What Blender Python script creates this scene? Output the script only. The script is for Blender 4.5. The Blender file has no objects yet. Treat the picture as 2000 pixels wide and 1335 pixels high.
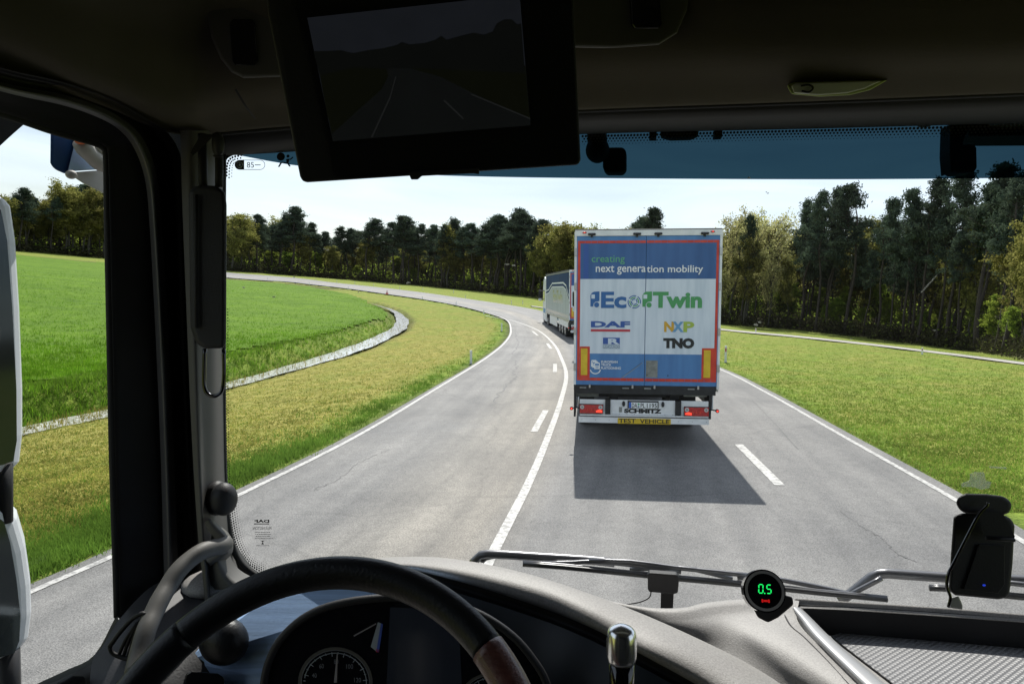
import bpy, math, random
import numpy as np
from mathutils import Vector, Matrix
C = bpy.context.scene.collection
S = bpy.context.scene
R_ = math.radians
# ------------------------------------------------------------------ camera
# Everything is laid out in the frame of the banked curve the lorry drives on
# (z = normal of the road near the lorry) and turned level by BANK at the very end.
FPX, CU, CV = 1333.33, 1000.0, 667.5
PITCH = math.atan((667.5 - 562.0) / FPX)
HC = 2.9
SLOPE = 0.078
BANK = math.atan(SLOPE)
HEAD = R_(11.0)
cam = bpy.data.cameras.new('camera'); cam.lens = 24; cam.sensor_width = 36
cam.clip_start = 0.02; cam.clip_end = 6000
camo = bpy.data.objects.new('camera', cam); C.objects.link(camo)
camo.location = (0, 0, HC); camo.rotation_euler = (R_(90) - PITCH, 0, 0)
S.camera = camo
# ------------------------------------------------------------------ light
SUNDIR = Vector((0.26, 3.12, 4.0)).normalized()         # towards the sun, road frame
sw = Matrix.Rotation(-BANK, 3, 'Y') @ SUNDIR            # level frame
elev = math.asin(sw.z); azim = math.atan2(sw.x, sw.y)
W = bpy.data.worlds.new('World'); S.world = W; W.use_nodes = True
nt = W.node_tree; nt.nodes.clear()
out = nt.nodes.new('ShaderNodeOutputWorld'); bg = nt.nodes.new('ShaderNodeBackground')
sky = nt.nodes.new('ShaderNodeTexSky'); sky.sky_type = 'NISHITA'; sky.sun_disc = False
sky.sun_elevation = elev; sky.sun_rotation = azim
sky.air_density = 1.0; sky.dust_density = 1.2; sky.ozone_density = 1.0
# thin high cloud: streaks of white over the blue
tc = nt.nodes.new('ShaderNodeTexCoord'); mp = nt.nodes.new('ShaderNodeMapping')
mp.inputs['Scale'].default_value = (1.2, 1.2, 9.0)
nz = nt.nodes.new('ShaderNodeTexNoise'); nz.inputs['Scale'].default_value = 2.2; nz.inputs['Detail'].default_value = 7
nz.inputs['Distortion'].default_value = 0.6
rp = nt.nodes.new('ShaderNodeValToRGB'); rp.color_ramp.elements[0].position = 0.30; rp.color_ramp.elements[1].position = 0.80
rp.color_ramp.elements[0].color = (0.18, 0.18, 0.18, 1); rp.color_ramp.elements[1].color = (0.6, 0.6, 0.6, 1)
mx = nt.nodes.new('ShaderNodeMix'); mx.data_type = 'RGBA'
mx.inputs[7].default_value = (12.5, 13.4, 14.2, 1)
nt.links.new(tc.outputs['Generated'], mp.inputs[0]); nt.links.new(mp.outputs[0], nz.inputs['Vector'])
nt.links.new(nz.outputs[0], rp.inputs[0]); nt.links.new(rp.outputs[0], mx.inputs[0])
nt.links.new(sky.outputs[0], mx.inputs[6]); nt.links.new(mx.outputs[2], bg.inputs[0])
bg.inputs[1].default_value = 0.078
nt.links.new(bg.outputs[0], out.inputs[0])
sun = bpy.data.lights.new('sun', 'SUN'); sun.energy = 4.6; sun.angle = R_(0.5); sun.color = (1.0, 0.95, 0.88)
suno = bpy.data.objects.new('sun', sun); C.objects.link(suno)
suno.rotation_euler = SUNDIR.to_track_quat('Z', 'Y').to_euler()
S.view_settings.view_transform = 'Standard'; S.view_settings.look = 'None'
S.view_settings.gamma = 1; S.view_settings.exposure = 0.52; S.view_settings.use_curve_mapping = False
S.cycles.use_denoising = True; S.cycles.transparent_max_bounces = 24; S.cycles.max_bounces = 8
S.cycles.diffuse_bounces = 4; S.cycles.sample_clamp_indirect = 6; S.cycles.caustics_reflective = False

# ------------------------------------------------------------------ pixel <-> place helpers
CP, SP = math.cos(PITCH), math.sin(PITCH)
CH, SH = math.cos(HEAD), math.sin(HEAD)
def ray(u, v):
    a = (u - CU) / FPX; b = (CV - v) / FPX
    return Vector((a, CP + b * SP, -SP + b * CP))
def cabray(u, v):
    d = ray(u, v)
    return Vector((d.x * CH - d.y * SH, d.x * SH + d.y * CH, d.z))
E0 = Vector((0, 0, HC))
def PZ(u, v, Z): return E0 + cabray(u, v) * Z            # at a distance along the camera axis (cab frame)
def PY(u, v, y): d = cabray(u, v); return E0 + d * (y / d.y)
def PX(u, v, x): d = cabray(u, v); return E0 + d * (x / d.x)
def PH(u, v, z): d = cabray(u, v); return E0 + d * ((z - HC) / d.z)
def ws_y(x, z): return 1.46 - 0.11 * (x - 0.25) ** 2 - 0.16 * (z - 2.7)
def PW(u, v, off=0.0):                                   # on the windscreen, off towards the cab
    d = cabray(u, v); t = 1.3
    for _ in range(12):
        p = E0 + d * t
        t += (ws_y(p.x, p.z) - off - p.y) / d.y
    return E0 + d * t
def smooth(a, b, x):
    t = np.clip((x - a) / (b - a), 0, 1); return t * t * (3 - 2 * t)
def base_h(x, y):                                        # ground before ditches, road frame
    r = np.sqrt(x * x + y * y)
    return smooth(12, 75, r) * (-SLOPE * x + .008 * r + .03 * np.maximum(0, -x - 60))
def G(u, v, drop=0.0):                                   # pixel -> ground point (road frame)
    dv = drop if callable(drop) else (lambda r: drop)
    d = ray(u, v); lo = 1.0
    t = 2.0; prev = t
    while t < 900:
        p = E0 + d * t
        if p.z < base_h(p.x, p.y) - dv(math.hypot(p.x, p.y)): break
        prev = t; t *= 1.02
    lo, hi = prev, t
    for _ in range(30):
        m = (lo + hi) / 2; p = E0 + d * m
        if p.z < base_h(p.x, p.y) - dv(math.hypot(p.x, p.y)): hi = m
        else: lo = m
    return E0 + d * hi
def depth(p): return p[1] * CP - (p[2] - HC) * SP
def cr(pts, n):                                          # Catmull-Rom resample of a polyline, n pieces a span
    P = [Vector(p) for p in pts]
    if len(P) < 3:
        return [P[0].lerp(P[-1], i / n) for i in range(n + 1)]
    Q = [2 * P[0] - P[1]] + P + [2 * P[-1] - P[-2]]
    o = []
    for i in range(1, len(Q) - 2):
        a, b, c, d = Q[i - 1], Q[i], Q[i + 1], Q[i + 2]
        for k in range(n):
            t = k / n
            o.append(0.5 * ((2 * b) + (c - a) * t + (2 * a - 5 * b + 4 * c - d) * t * t + (3 * b - a - 3 * c + d) * t ** 3))
    o.append(P[-1]); return o

# ------------------------------------------------------------------ materials
def M(name, col, rough=0.6, metal=0.0, var=0.08, scale=8.0, bump=0.0, bscale=60.0, spec=0.5, emit=None, estr=0.0, coat=0.0, trans=0.0, stretch=None, col2=None, ramp=(0.35, 0.65)):
    m = bpy.data.materials.new(name); m.use_nodes = True
    t = m.node_tree; b = t.nodes['Principled BSDF']
    b.inputs['Roughness'].default_value = rough; b.inputs['Metallic'].default_value = metal
    b.inputs['Specular IOR Level'].default_value = spec; b.inputs['Coat Weight'].default_value = coat
    tc = t.nodes.new('ShaderNodeTexCoord'); vec = tc.outputs['Object']
    if stretch:
        mpp = t.nodes.new('ShaderNodeMapping'); mpp.inputs['Scale'].default_value = stretch
        t.links.new(vec, mpp.inputs[0]); vec = mpp.outputs[0]
    n = t.nodes.new('ShaderNodeTexNoise'); n.inputs['Scale'].default_value = scale; n.inputs['Detail'].default_value = 5
    t.links.new(vec, n.inputs['Vector'])
    r = t.nodes.new('ShaderNodeValToRGB')
    c2 = col2 or tuple(min(1, c * (1 + var)) for c in col)
    c1 = col if col2 else tuple(c * (1 - var) for c in col)
    r.color_ramp.elements[0].position, r.color_ramp.elements[1].position = ramp
    r.color_ramp.elements[0].color = (*c1, 1); r.color_ramp.elements[1].color = (*c2, 1)
    t.links.new(n.outputs[0], r.inputs[0]); t.links.new(r.outputs[0], b.inputs['Base Color'])
    if bump:
        n2 = t.nodes.new('ShaderNodeTexNoise'); n2.inputs['Scale'].default_value = bscale; n2.inputs['Detail'].default_value = 3
        t.links.new(vec, n2.inputs['Vector'])
        bp = t.nodes.new('ShaderNodeBump'); bp.inputs['Strength'].default_value = bump; bp.inputs['Distance'].default_value = 0.5 / bscale
        t.links.new(n2.outputs[0], bp.inputs['Height']); t.links.new(bp.outputs[0], b.inputs['Normal'])
    if emit:
        b.inputs['Emission Color'].default_value = (*emit, 1); b.inputs['Emission Strength'].default_value = estr
    return m
def glass_mat(name, tint, gloss=0.03, dust=0.0, rough=0.02):
    m = bpy.data.materials.new(name); m.use_nodes = True
    t = m.node_tree; t.nodes.clear()
    o = t.nodes.new('ShaderNodeOutputMaterial'); tr = t.nodes.new('ShaderNodeBsdfTransparent'); tr.inputs[0].default_value = (*tint, 1)
    g = t.nodes.new('ShaderNodeBsdfGlossy'); g.inputs['Roughness'].default_value = rough
    fr = t.nodes.new('ShaderNodeLayerWeight'); fr.inputs[0].default_value = 0.5
    pw = t.nodes.new('ShaderNodeMath'); pw.operation = 'POWER'; pw.inputs[1].default_value = 4.0; t.links.new(fr.outputs['Facing'], pw.inputs[0])
    ma = t.nodes.new('ShaderNodeMath'); ma.operation = 'MULTIPLY_ADD'; ma.inputs[1].default_value = 0.35 if gloss else 0.0; ma.inputs[2].default_value = gloss
    t.links.new(pw.outputs[0], ma.inputs[0])
    x = t.nodes.new('ShaderNodeMixShader'); t.links.new(ma.outputs[0], x.inputs[0])
    t.links.new(tr.outputs[0], x.inputs[1]); t.links.new(g.outputs[0], x.inputs[2])
    last = x
    if dust:
        df = t.nodes.new('ShaderNodeBsdfTranslucent'); df.inputs[0].default_value = (0.7, 0.72, 0.75, 1)
        y = t.nodes.new('ShaderNodeMixShader')
        tc = t.nodes.new('ShaderNodeTexCoord'); n = t.nodes.new('ShaderNodeTexNoise'); n.inputs['Scale'].default_value = 5; n.inputs['Detail'].default_value = 6
        t.links.new(tc.outputs['Object'], n.inputs['Vector'])
        mm = t.nodes.new('ShaderNodeMath'); mm.operation = 'MULTIPLY'; mm.inputs[1].default_value = dust * 2
        t.links.new(n.outputs[0], mm.inputs[0]); t.links.new(mm.outputs[0], y.inputs[0])
        t.links.new(x.outputs[0], y.inputs[1]); t.links.new(df.outputs[0], y.inputs[2]); last = y
    t.links.new(last.outputs[0], o.inputs[0]); return m
def leaf_mat(name, c1, c2, transl=0.35):
    m = bpy.data.materials.new(name); m.use_nodes = True
    t = m.node_tree; t.nodes.clear()
    o = t.nodes.new('ShaderNodeOutputMaterial'); d = t.nodes.new('ShaderNodeBsdfDiffuse'); l = t.nodes.new('ShaderNodeBsdfTranslucent')
    tc = t.nodes.new('ShaderNodeTexCoord'); n = t.nodes.new('ShaderNodeTexNoise'); n.inputs['Scale'].default_value = 0.9; n.inputs['Detail'].default_value = 6
    t.links.new(tc.outputs['Object'], n.inputs['Vector'])
    r = t.nodes.new('ShaderNodeValToRGB'); r.color_ramp.elements[0].position = 0.35; r.color_ramp.elements[1].position = 0.68
    r.color_ramp.elements[0].color = (*c1, 1); r.color_ramp.elements[1].color = (*c2, 1)
    t.links.new(n.outputs[0], r.inputs[0])
    oi = t.nodes.new('ShaderNodeObjectInfo'); hs = t.nodes.new('ShaderNodeHueSaturation')
    mr = t.nodes.new('ShaderNodeMapRange'); mr.inputs[3].default_value = 0.75; mr.inputs[4].default_value = 1.3
    t.links.new(oi.outputs['Random'], mr.inputs[0]); t.links.new(mr.outputs[0], hs.inputs['Value']); t.links.new(r.outputs[0], hs.inputs['Color'])
    mh = t.nodes.new('ShaderNodeMapRange'); mh.inputs[3].default_value = 0.488; mh.inputs[4].default_value = 0.512
    t.links.new(oi.outputs['Random'], mh.inputs[0]); t.links.new(mh.outputs[0], hs.inputs['Hue'])
    t.links.new(hs.outputs[0], d.inputs[0]); t.links.new(hs.outputs[0], l.inputs[0])
    x = t.nodes.new('ShaderNodeMixShader'); x.inputs[0].default_value = transl
    t.links.new(d.outputs[0], x.inputs[1]); t.links.new(l.outputs[0], x.inputs[2]); t.links.new(x.outputs[0], o.inputs[0]); return m
def screen_mat(name, col, s=1.0):
    m = bpy.data.materials.new(name); m.use_nodes = True
    b = m.node_tree.nodes['Principled BSDF']; b.inputs['Base Color'].default_value = (0.01, 0.01, 0.01, 1)
    b.inputs['Roughness'].default_value = 0.12
    tc = m.node_tree.nodes.new('ShaderNodeTexCoord'); n = m.node_tree.nodes.new('ShaderNodeTexNoise'); n.inputs['Scale'].default_value = 30
    r = m.node_tree.nodes.new('ShaderNodeValToRGB')
    r.color_ramp.elements[0].color = (*[c * .85 for c in col], 1); r.color_ramp.elements[1].color = (*[c * 1.15 for c in col], 1)
    m.node_tree.links.new(tc.outputs['Object'], n.inputs['Vector']); m.node_tree.links.new(n.outputs[0], r.inputs[0])
    m.node_tree.links.new(r.outputs[0], b.inputs['Emission Color']); b.inputs['Emission Strength'].default_value = s
    return m

# ------------------------------------------------------------------ mesh builder
class MB:
    def __init__(s): s.v = []; s.f = []; s.m = []; s.sm = []; s.mats = []
    def mi(s, mat):
        if mat not in s.mats: s.mats.append(mat)
        return s.mats.index(mat)
    def add(s, vs, fs, mat, sm=False):
        o = len(s.v); i = s.mi(mat); s.v.extend([tuple(p) for p in vs])
        for f in fs: s.f.append(tuple(k + o for k in f)); s.m.append(i); s.sm.append(sm)
        return s
    def box(s, c, d, mat, rz=0, bev=0.0, rx=0):
        x, y, z = [k / 2 for k in d]
        if bev <= 0:
            vs = [(i * x, j * y, k * z) for k in (-1, 1) for j in (-1, 1) for i in (-1, 1)]
            fs = [(0, 2, 3, 1), (4, 5, 7, 6), (0, 1, 5, 4), (2, 6, 7, 3), (0, 4, 6, 2), (1, 3, 7, 5)]
        else:
            b = min(bev, x * .95, y * .95, z * .95)
            ring = [(-x + b, -y), (x - b, -y), (x, -y + b), (x, y - b), (x - b, y), (-x + b, y), (-x, y - b), (-x, -y + b)]
            ins = [(a * (x - b) / x, q * (y - b) / y) for a, q in ring]
            vs = [(a, q, -z) for a, q in ins] + [(a, q, -z + b) for a, q in ring] + [(a, q, z - b) for a, q in ring] + [(a, q, z) for a, q in ins]
            fs = [tuple(range(7, -1, -1)), tuple(range(24, 32))]
            for l in range(3):
                for i in range(8): j = (i + 1) % 8; fs.append((l * 8 + i, l * 8 + j, l * 8 + 8 + j, l * 8 + 8 + i))
        mt = Matrix.Translation(c) @ Matrix.Rotation(rz, 4, 'Z') @ Matrix.Rotation(rx, 4, 'X')
        return s.add([mt @ Vector(p) for p in vs], fs, mat)
    def tube(s, pts, r, mat, n=10, smooth=3, closed=False, flat=1.0):
        pts = [Vector(p) for p in pts]
        if smooth > 1 and not closed and len(pts) > 2:
            rr = r if isinstance(r, (list, tuple)) else [r] * len(pts)
            R3 = cr([(q, 0, 0) for q in rr], smooth); pts = cr(pts, smooth); r = [q.x for q in R3]
        L = len(pts); rs = r if isinstance(r, (list, tuple)) else [r] * L
        vs = []; up = Vector((0.13, 0.21, 0.97)).normalized(); prev = None
        for i, p in enumerate(pts):
            if closed: d = pts[(i + 1) % L] - pts[i - 1]
            else: d = pts[min(i + 1, L - 1)] - pts[max(i - 1, 0)]
            d = d.normalized() if d.length > 1e-9 else Vector((0, 0, 1))
            a = (prev if prev is not None else up); a = a - d * a.dot(d)
            if a.length < 1e-3: a = Vector((1, 0, 0)) - d * d.x
            a.normalize(); prev = a; b = d.cross(a)
            for k in range(n):
                t = 2 * math.pi * k / n; vs.append(p + a * math.cos(t) * rs[i] + b * math.sin(t) * rs[i] * flat)
        fs = []
        for i in range(L if closed else L - 1):
            j = (i + 1) % L
            for k in range(n): q = (k + 1) % n; fs.append((i * n + k, i * n + q, j * n + q, j * n + k))
        if not closed: fs.append(tuple(range(n - 1, -1, -1))); fs.append(tuple((L - 1) * n + k for k in range(n)))
        return s.add(vs, fs, mat, True)
    def cyl(s, a, b, r, mat, n=20, r2=None):
        a = Vector(a); b = Vector(b); d = (b - a).normalized()
        x = d.orthogonal().normalized(); y = d.cross(x); r2 = r if r2 is None else r2
        A = [a + (x * math.cos(t) + y * math.sin(t)) * r for t in [2 * math.pi * k / n for k in range(n)]]
        B = [b + (x * math.cos(t) + y * math.sin(t)) * r2 for t in [2 * math.pi * k / n for k in range(n)]]
        s.add(A + B, [(k, (k + 1) % n, n + (k + 1) % n, n + k) for k in range(n)], mat, True)
        s.add(A, [tuple(range(n - 1, -1, -1))], mat); s.add(B, [tuple(range(n))], mat); return s
    def ell(s, c, r, mat, nu=14, nv=9):
        vs = []; fs = []
        for j in range(nv + 1):
            ph = math.pi * j / nv
            for i in range(nu):
                th = 2 * math.pi * i / nu
                vs.append((c[0] + r[0] * math.sin(ph) * math.cos(th), c[1] + r[1] * math.sin(ph) * math.sin(th), c[2] + r[2] * math.cos(ph)))
        for j in range(nv):
            for i in range(nu): q = (i + 1) % nu; fs.append((j * nu + i, (j + 1) * nu + i, (j + 1) * nu + q, j * nu + q))
        return s.add(vs, fs, mat, True)
    def slab(s, pts, off, mat):                       # outline pushed by vector off -> closed solid
        n = len(pts); P = [Vector(p) for p in pts]; Q = [p + Vector(off) for p in P]
        fs = [tuple(range(n)), tuple(range(2 * n - 1, n - 1, -1))] + [(i, n + i, n + (i + 1) % n, (i + 1) % n) for i in range(n)]
        return s.add(P + Q, fs, mat)
    def loft(s, rows, mat, nu=5, nv=4, thick=None, flat=False):
        rows = [cr(r, nu) for r in rows]
        cols = [cr([r[i] for r in rows], nv) for i in range(len(rows[0]))] if len(rows) > 2 else [[rows[0][i], rows[1][i]] for i in range(len(rows[0]))]
        A = len(cols); B = len(cols[0]); vs = [cols[i][j] for i in range(A) for j in range(B)]
        fs = [(i * B + j, i * B + j + 1, (i + 1) * B + j + 1, (i + 1) * B + j) for i in range(A - 1) for j in range(B - 1)]
        s.add(vs, fs, mat, not flat)
        if thick:
            tv = Vector(thick); s.add([Vector(v) + tv for v in vs], [f[::-1] for f in fs], mat, not flat)
            edge = [i * B for i in range(A)] + [(A - 1) * B + j for j in range(1, B)] + [i * B + B - 1 for i in range(A - 2, -1, -1)] + [j for j in range(B - 2, 0, -1)]
            ev = [vs[k] for k in edge]; n = len(ev)
            s.add(list(ev) + [Vector(v) + tv for v in ev], [(i, (i + 1) % n, n + (i + 1) % n, n + i) for i in range(n)], mat)
        return s
    def build(s, name, parent=None, loc=None, bevel=0.0, sub=0):
        me = bpy.data.meshes.new(name); me.from_pydata(s.v, [], s.f)
        for m in s.mats: me.materials.append(m)
        me.polygons.foreach_set('material_index', s.m); me.polygons.foreach_set('use_smooth', s.sm); me.update()
        o = bpy.data.objects.new(name, me); C.objects.link(o)
        if loc is not None: o.location = loc
        if parent is not None: o.parent = parent
        if bevel:
            b = o.modifiers.new('bevel', 'BEVEL'); b.width = bevel; b.segments = 3; b.limit_method = 'ANGLE'; b.angle_limit = R_(35)
        if sub:
            b = o.modifiers.new('sub', 'SUBSURF'); b.levels = b.render_levels = sub
        return o
def empty(name, loc=(0, 0, 0), rz=0, tag_=None):
    o = bpy.data.objects.new(name, None); C.objects.link(o); o.location = loc; o.rotation_euler = (0, 0, rz); return o
def tag(o, label=None, cat=None, group=None, kind=None):
    if label: o['label'] = label
    if cat: o['category'] = cat
    if group: o['group'] = group
    if kind: o['kind'] = kind
    return o
def np_mesh(name, V, Fc, mats, smooth_=False, mi=None):
    me = bpy.data.meshes.new(name); V = np.asarray(V, np.float32); Fc = np.asarray(Fc, np.int32); k = Fc.shape[1]
    me.vertices.add(len(V)); me.vertices.foreach_set('co', V.ravel())
    me.loops.add(Fc.size); me.loops.foreach_set('vertex_index', Fc.ravel())
    me.polygons.add(len(Fc)); me.polygons.foreach_set('loop_start', np.arange(len(Fc), dtype=np.int32) * k)
    me.polygons.foreach_set('loop_total', np.full(len(Fc), k, np.int32))
    if smooth_: me.polygons.foreach_set('use_smooth', np.ones(len(Fc), bool))
    for m in mats: me.materials.append(m)
    if mi is not None: me.polygons.foreach_set('material_index', np.asarray(mi, np.int32))
    me.update(calc_edges=True); return me
def text_geo(txt, bold=0.0, shear=0.0, space=1.0):       # letters as triangles, in a 0..1 box
    c = bpy.data.curves.new('letters', 'FONT'); c.body = txt; c.offset = bold; c.shear = shear; c.resolution_u = 3; c.space_character = space
    o = bpy.data.objects.new('letters', c); C.objects.link(o)
    dg = bpy.context.evaluated_depsgraph_get(); dg.update()
    me = bpy.data.meshes.new_from_object(o.evaluated_get(dg))
    vs = np.array([v.co[:2] for v in me.vertices]); fs = [tuple(p.vertices) for p in me.polygons]
    bpy.data.objects.remove(o); bpy.data.curves.remove(c); bpy.data.meshes.remove(me)
    mn, mx_ = vs.min(0), vs.max(0)
    return (vs - mn) / (mx_ - mn), fs
# ================================================================== THE SETTING
rng = np.random.default_rng(7); random.seed(7)
def poly_in(px, py, poly):
    ins = np.zeros(px.shape, bool); n = len(poly)
    for i in range(n):
        x1, y1 = poly[i]; x2, y2 = poly[(i + 1) % n]
        if y1 == y2: continue
        c = ((y1 > py) != (y2 > py)) & (px < (x2 - x1) * (py - y1) / (y2 - y1) + x1)
        ins ^= c
    return ins
def pl_dist(px, py, pl, val=None):
    best = np.full(px.shape, 1e9); bv = np.zeros(px.shape)
    for i in range(len(pl) - 1):
        ax, ay = pl[i][0], pl[i][1]; dx, dy = pl[i + 1][0] - ax, pl[i + 1][1] - ay
        t = np.clip(((px - ax) * dx + (py - ay) * dy) / (dx * dx + dy * dy + 1e-12), 0, 1)
        d = np.hypot(px - ax - t * dx, py - ay - t * dy); m = d < best
        best = np.where(m, d, best)
        if val is not None: bv = np.where(m, val[i] + (val[i + 1] - val[i]) * t, bv)
    return (best, bv) if val is not None else best
def gl(px, drop=0.0): return [G(u, v, drop) for u, v in px]
def resample(P, n):
    P = np.array([tuple(p)[:2] for p in P]); s = np.r_[0, np.cumsum(np.hypot(*np.diff(P, axis=0).T))]
    q = np.linspace(0, s[-1], n); return np.stack([np.interp(q, s, P[:, 0]), np.interp(q, s, P[:, 1])], 1)
def xy(P): return [(p[0], p[1], 0) for p in P]

LE_ = gl([(65, 1157), (220, 1089), (455, 975), (700, 852), (850, 762), (950, 700), (988, 668), (998, 646), (988, 625), (948, 611), (892, 597), (825, 585), (755, 575), (675, 564), (605, 556), (559, 551), (480, 546), (300, 530)])
LE = [LE_[0] + (LE_[0] - LE_[1]).normalized() * k for k in (18, 9, 3)] + LE_
RE_ = gl([(2000, 1062), (1860, 975), (1640, 850), (1500, 770), (1405, 722), (1300, 684), (1190, 645), (1060, 609), (990, 596), (909, 584), (825, 572), (731, 561), (654, 553), (570, 543), (444, 533), (300, 518)])
RE = [RE_[0] + (RE_[0] - RE_[1]).normalized() * k for k in (18, 9, 3)] + RE_
SO_ = gl([(965, 1078), (1035, 940), (1073, 848), (1096, 782), (1106, 733), (1096, 700), (1083, 675), (1062, 654), (1040, 641), (1000, 627), (948, 617.5)])
_d = (SO_[0] - SO_[1]).normalized(); SO = [SO_[0] + _d * 16, SO_[0] + _d * 6] + SO_
DL = gl([(1043, 845), (1066, 803), (1084, 728), (1084, 712), (1076, 682), (1069, 672), (1050, 656), (1040, 648), (1010, 636)])
LEc = cr(xy(LE), 8); REc = cr(xy(RE), 8); SOc = cr(xy(SO), 8)
road_poly = [(p[0], p[1]) for p in LEc] + [(p[0], p[1]) for p in REc[::-1]]

dropf = lambda r: float(np.interp(r, [8, 18, 40, 70], [.75, .65, .38, .25]))
WU = gl([(-260, 900), (49, 827), (215, 793), (438, 745), (535, 718), (626, 691), (710, 663), (762, 640), (771, 625), (768, 611), (755, 603), (720, 592)], dropf)
WL = gl([(-260, 930), (49, 849), (215, 815), (438, 762), (598, 718), (675, 697), (745, 672), (798, 642), (803, 625), (785, 611), (766, 602), (722, 590)], dropf)
a_ = resample(WU, 60); b_ = resample(WL, 60)
dc = (a_ + b_) / 2; dw = np.maximum(np.hypot(*(a_ - b_).T) / 2, 0.3)

TB = [(-500, 462), (-300, 472), (-100, 482), (50, 491), (210, 505), (330, 516), (444, 529), (560, 537), (700, 548), (830, 559), (1000, 576), (1100, 588), (1250, 608), (1404, 633), (1554, 645), (1686, 660), (1799, 674), (1908, 688), (2000, 703), (2200, 728), (2500, 770)]
TP = np.array([tuple(G(u, v)) for u, v in TB]); tth = np.arctan2(TP[:, 0], TP[:, 1]); trr = np.hypot(TP[:, 0], TP[:, 1])
def r_tree(x, y):
    th = np.arctan2(x, y); return np.interp(th, tth, trr)
FP = gl([(-300, 800), (49, 750), (215, 731), (438, 688), (599, 662), (700, 636), (752, 618), (757, 604), (745, 592), (675, 575), (605, 561), (535, 553), (444, 547), (330, 533), (215, 516), (30, 499), (-200, 484), (-400, 470)])
field_poly = [(p[0], p[1]) for p in FP]
FEDGE = [(p[0], p[1]) for p in FP[:8]]
def ground_h(x, y, road=True):
    x = np.asarray(x, float); y = np.asarray(y, float)
    z = base_h(x, y)
    d, w = pl_dist(x, y, dc, dw)
    wob = 0.15 * np.sin(x * 2.1 + y * 1.3) + 0.1 * np.sin(x * 4.7 - y * 3.9)
    r0 = np.hypot(x, y); dd = np.interp(r0, [8, 18, 40, 70], [.75, .65, .38, .25])
    near = pl_dist(x, y, [tuple(p) for p in a_]) > pl_dist(x, y, [tuple(p) for p in b_])
    zn = dd * (1 - np.clip((d - w + .1) / 6.5, 0, 1)) + .25 * (1 - smooth(w - .5, w + .1, d)); zf = (dd + .25) * (1 - smooth(w - 0.25, w + 1.25 + wob, d))
    z = z - np.where(near, zn, zf)
    z = z + 0.03 * np.sin(x * .8 + 1) * np.sin(y * .7) * smooth(8, 20, np.hypot(x, y))
    rt = r_tree(x, y); r = np.hypot(x, y)
    z = z + 0.5 * smooth(rt, rt * 1.05 + 1, r) * (np.abs(np.arctan2(x, y)) < 1.3)
    if road:
        ins = poly_in(x, y, road_poly); z = np.where(ins, base_h(x, y) - 0.12, z)
    return z
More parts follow.
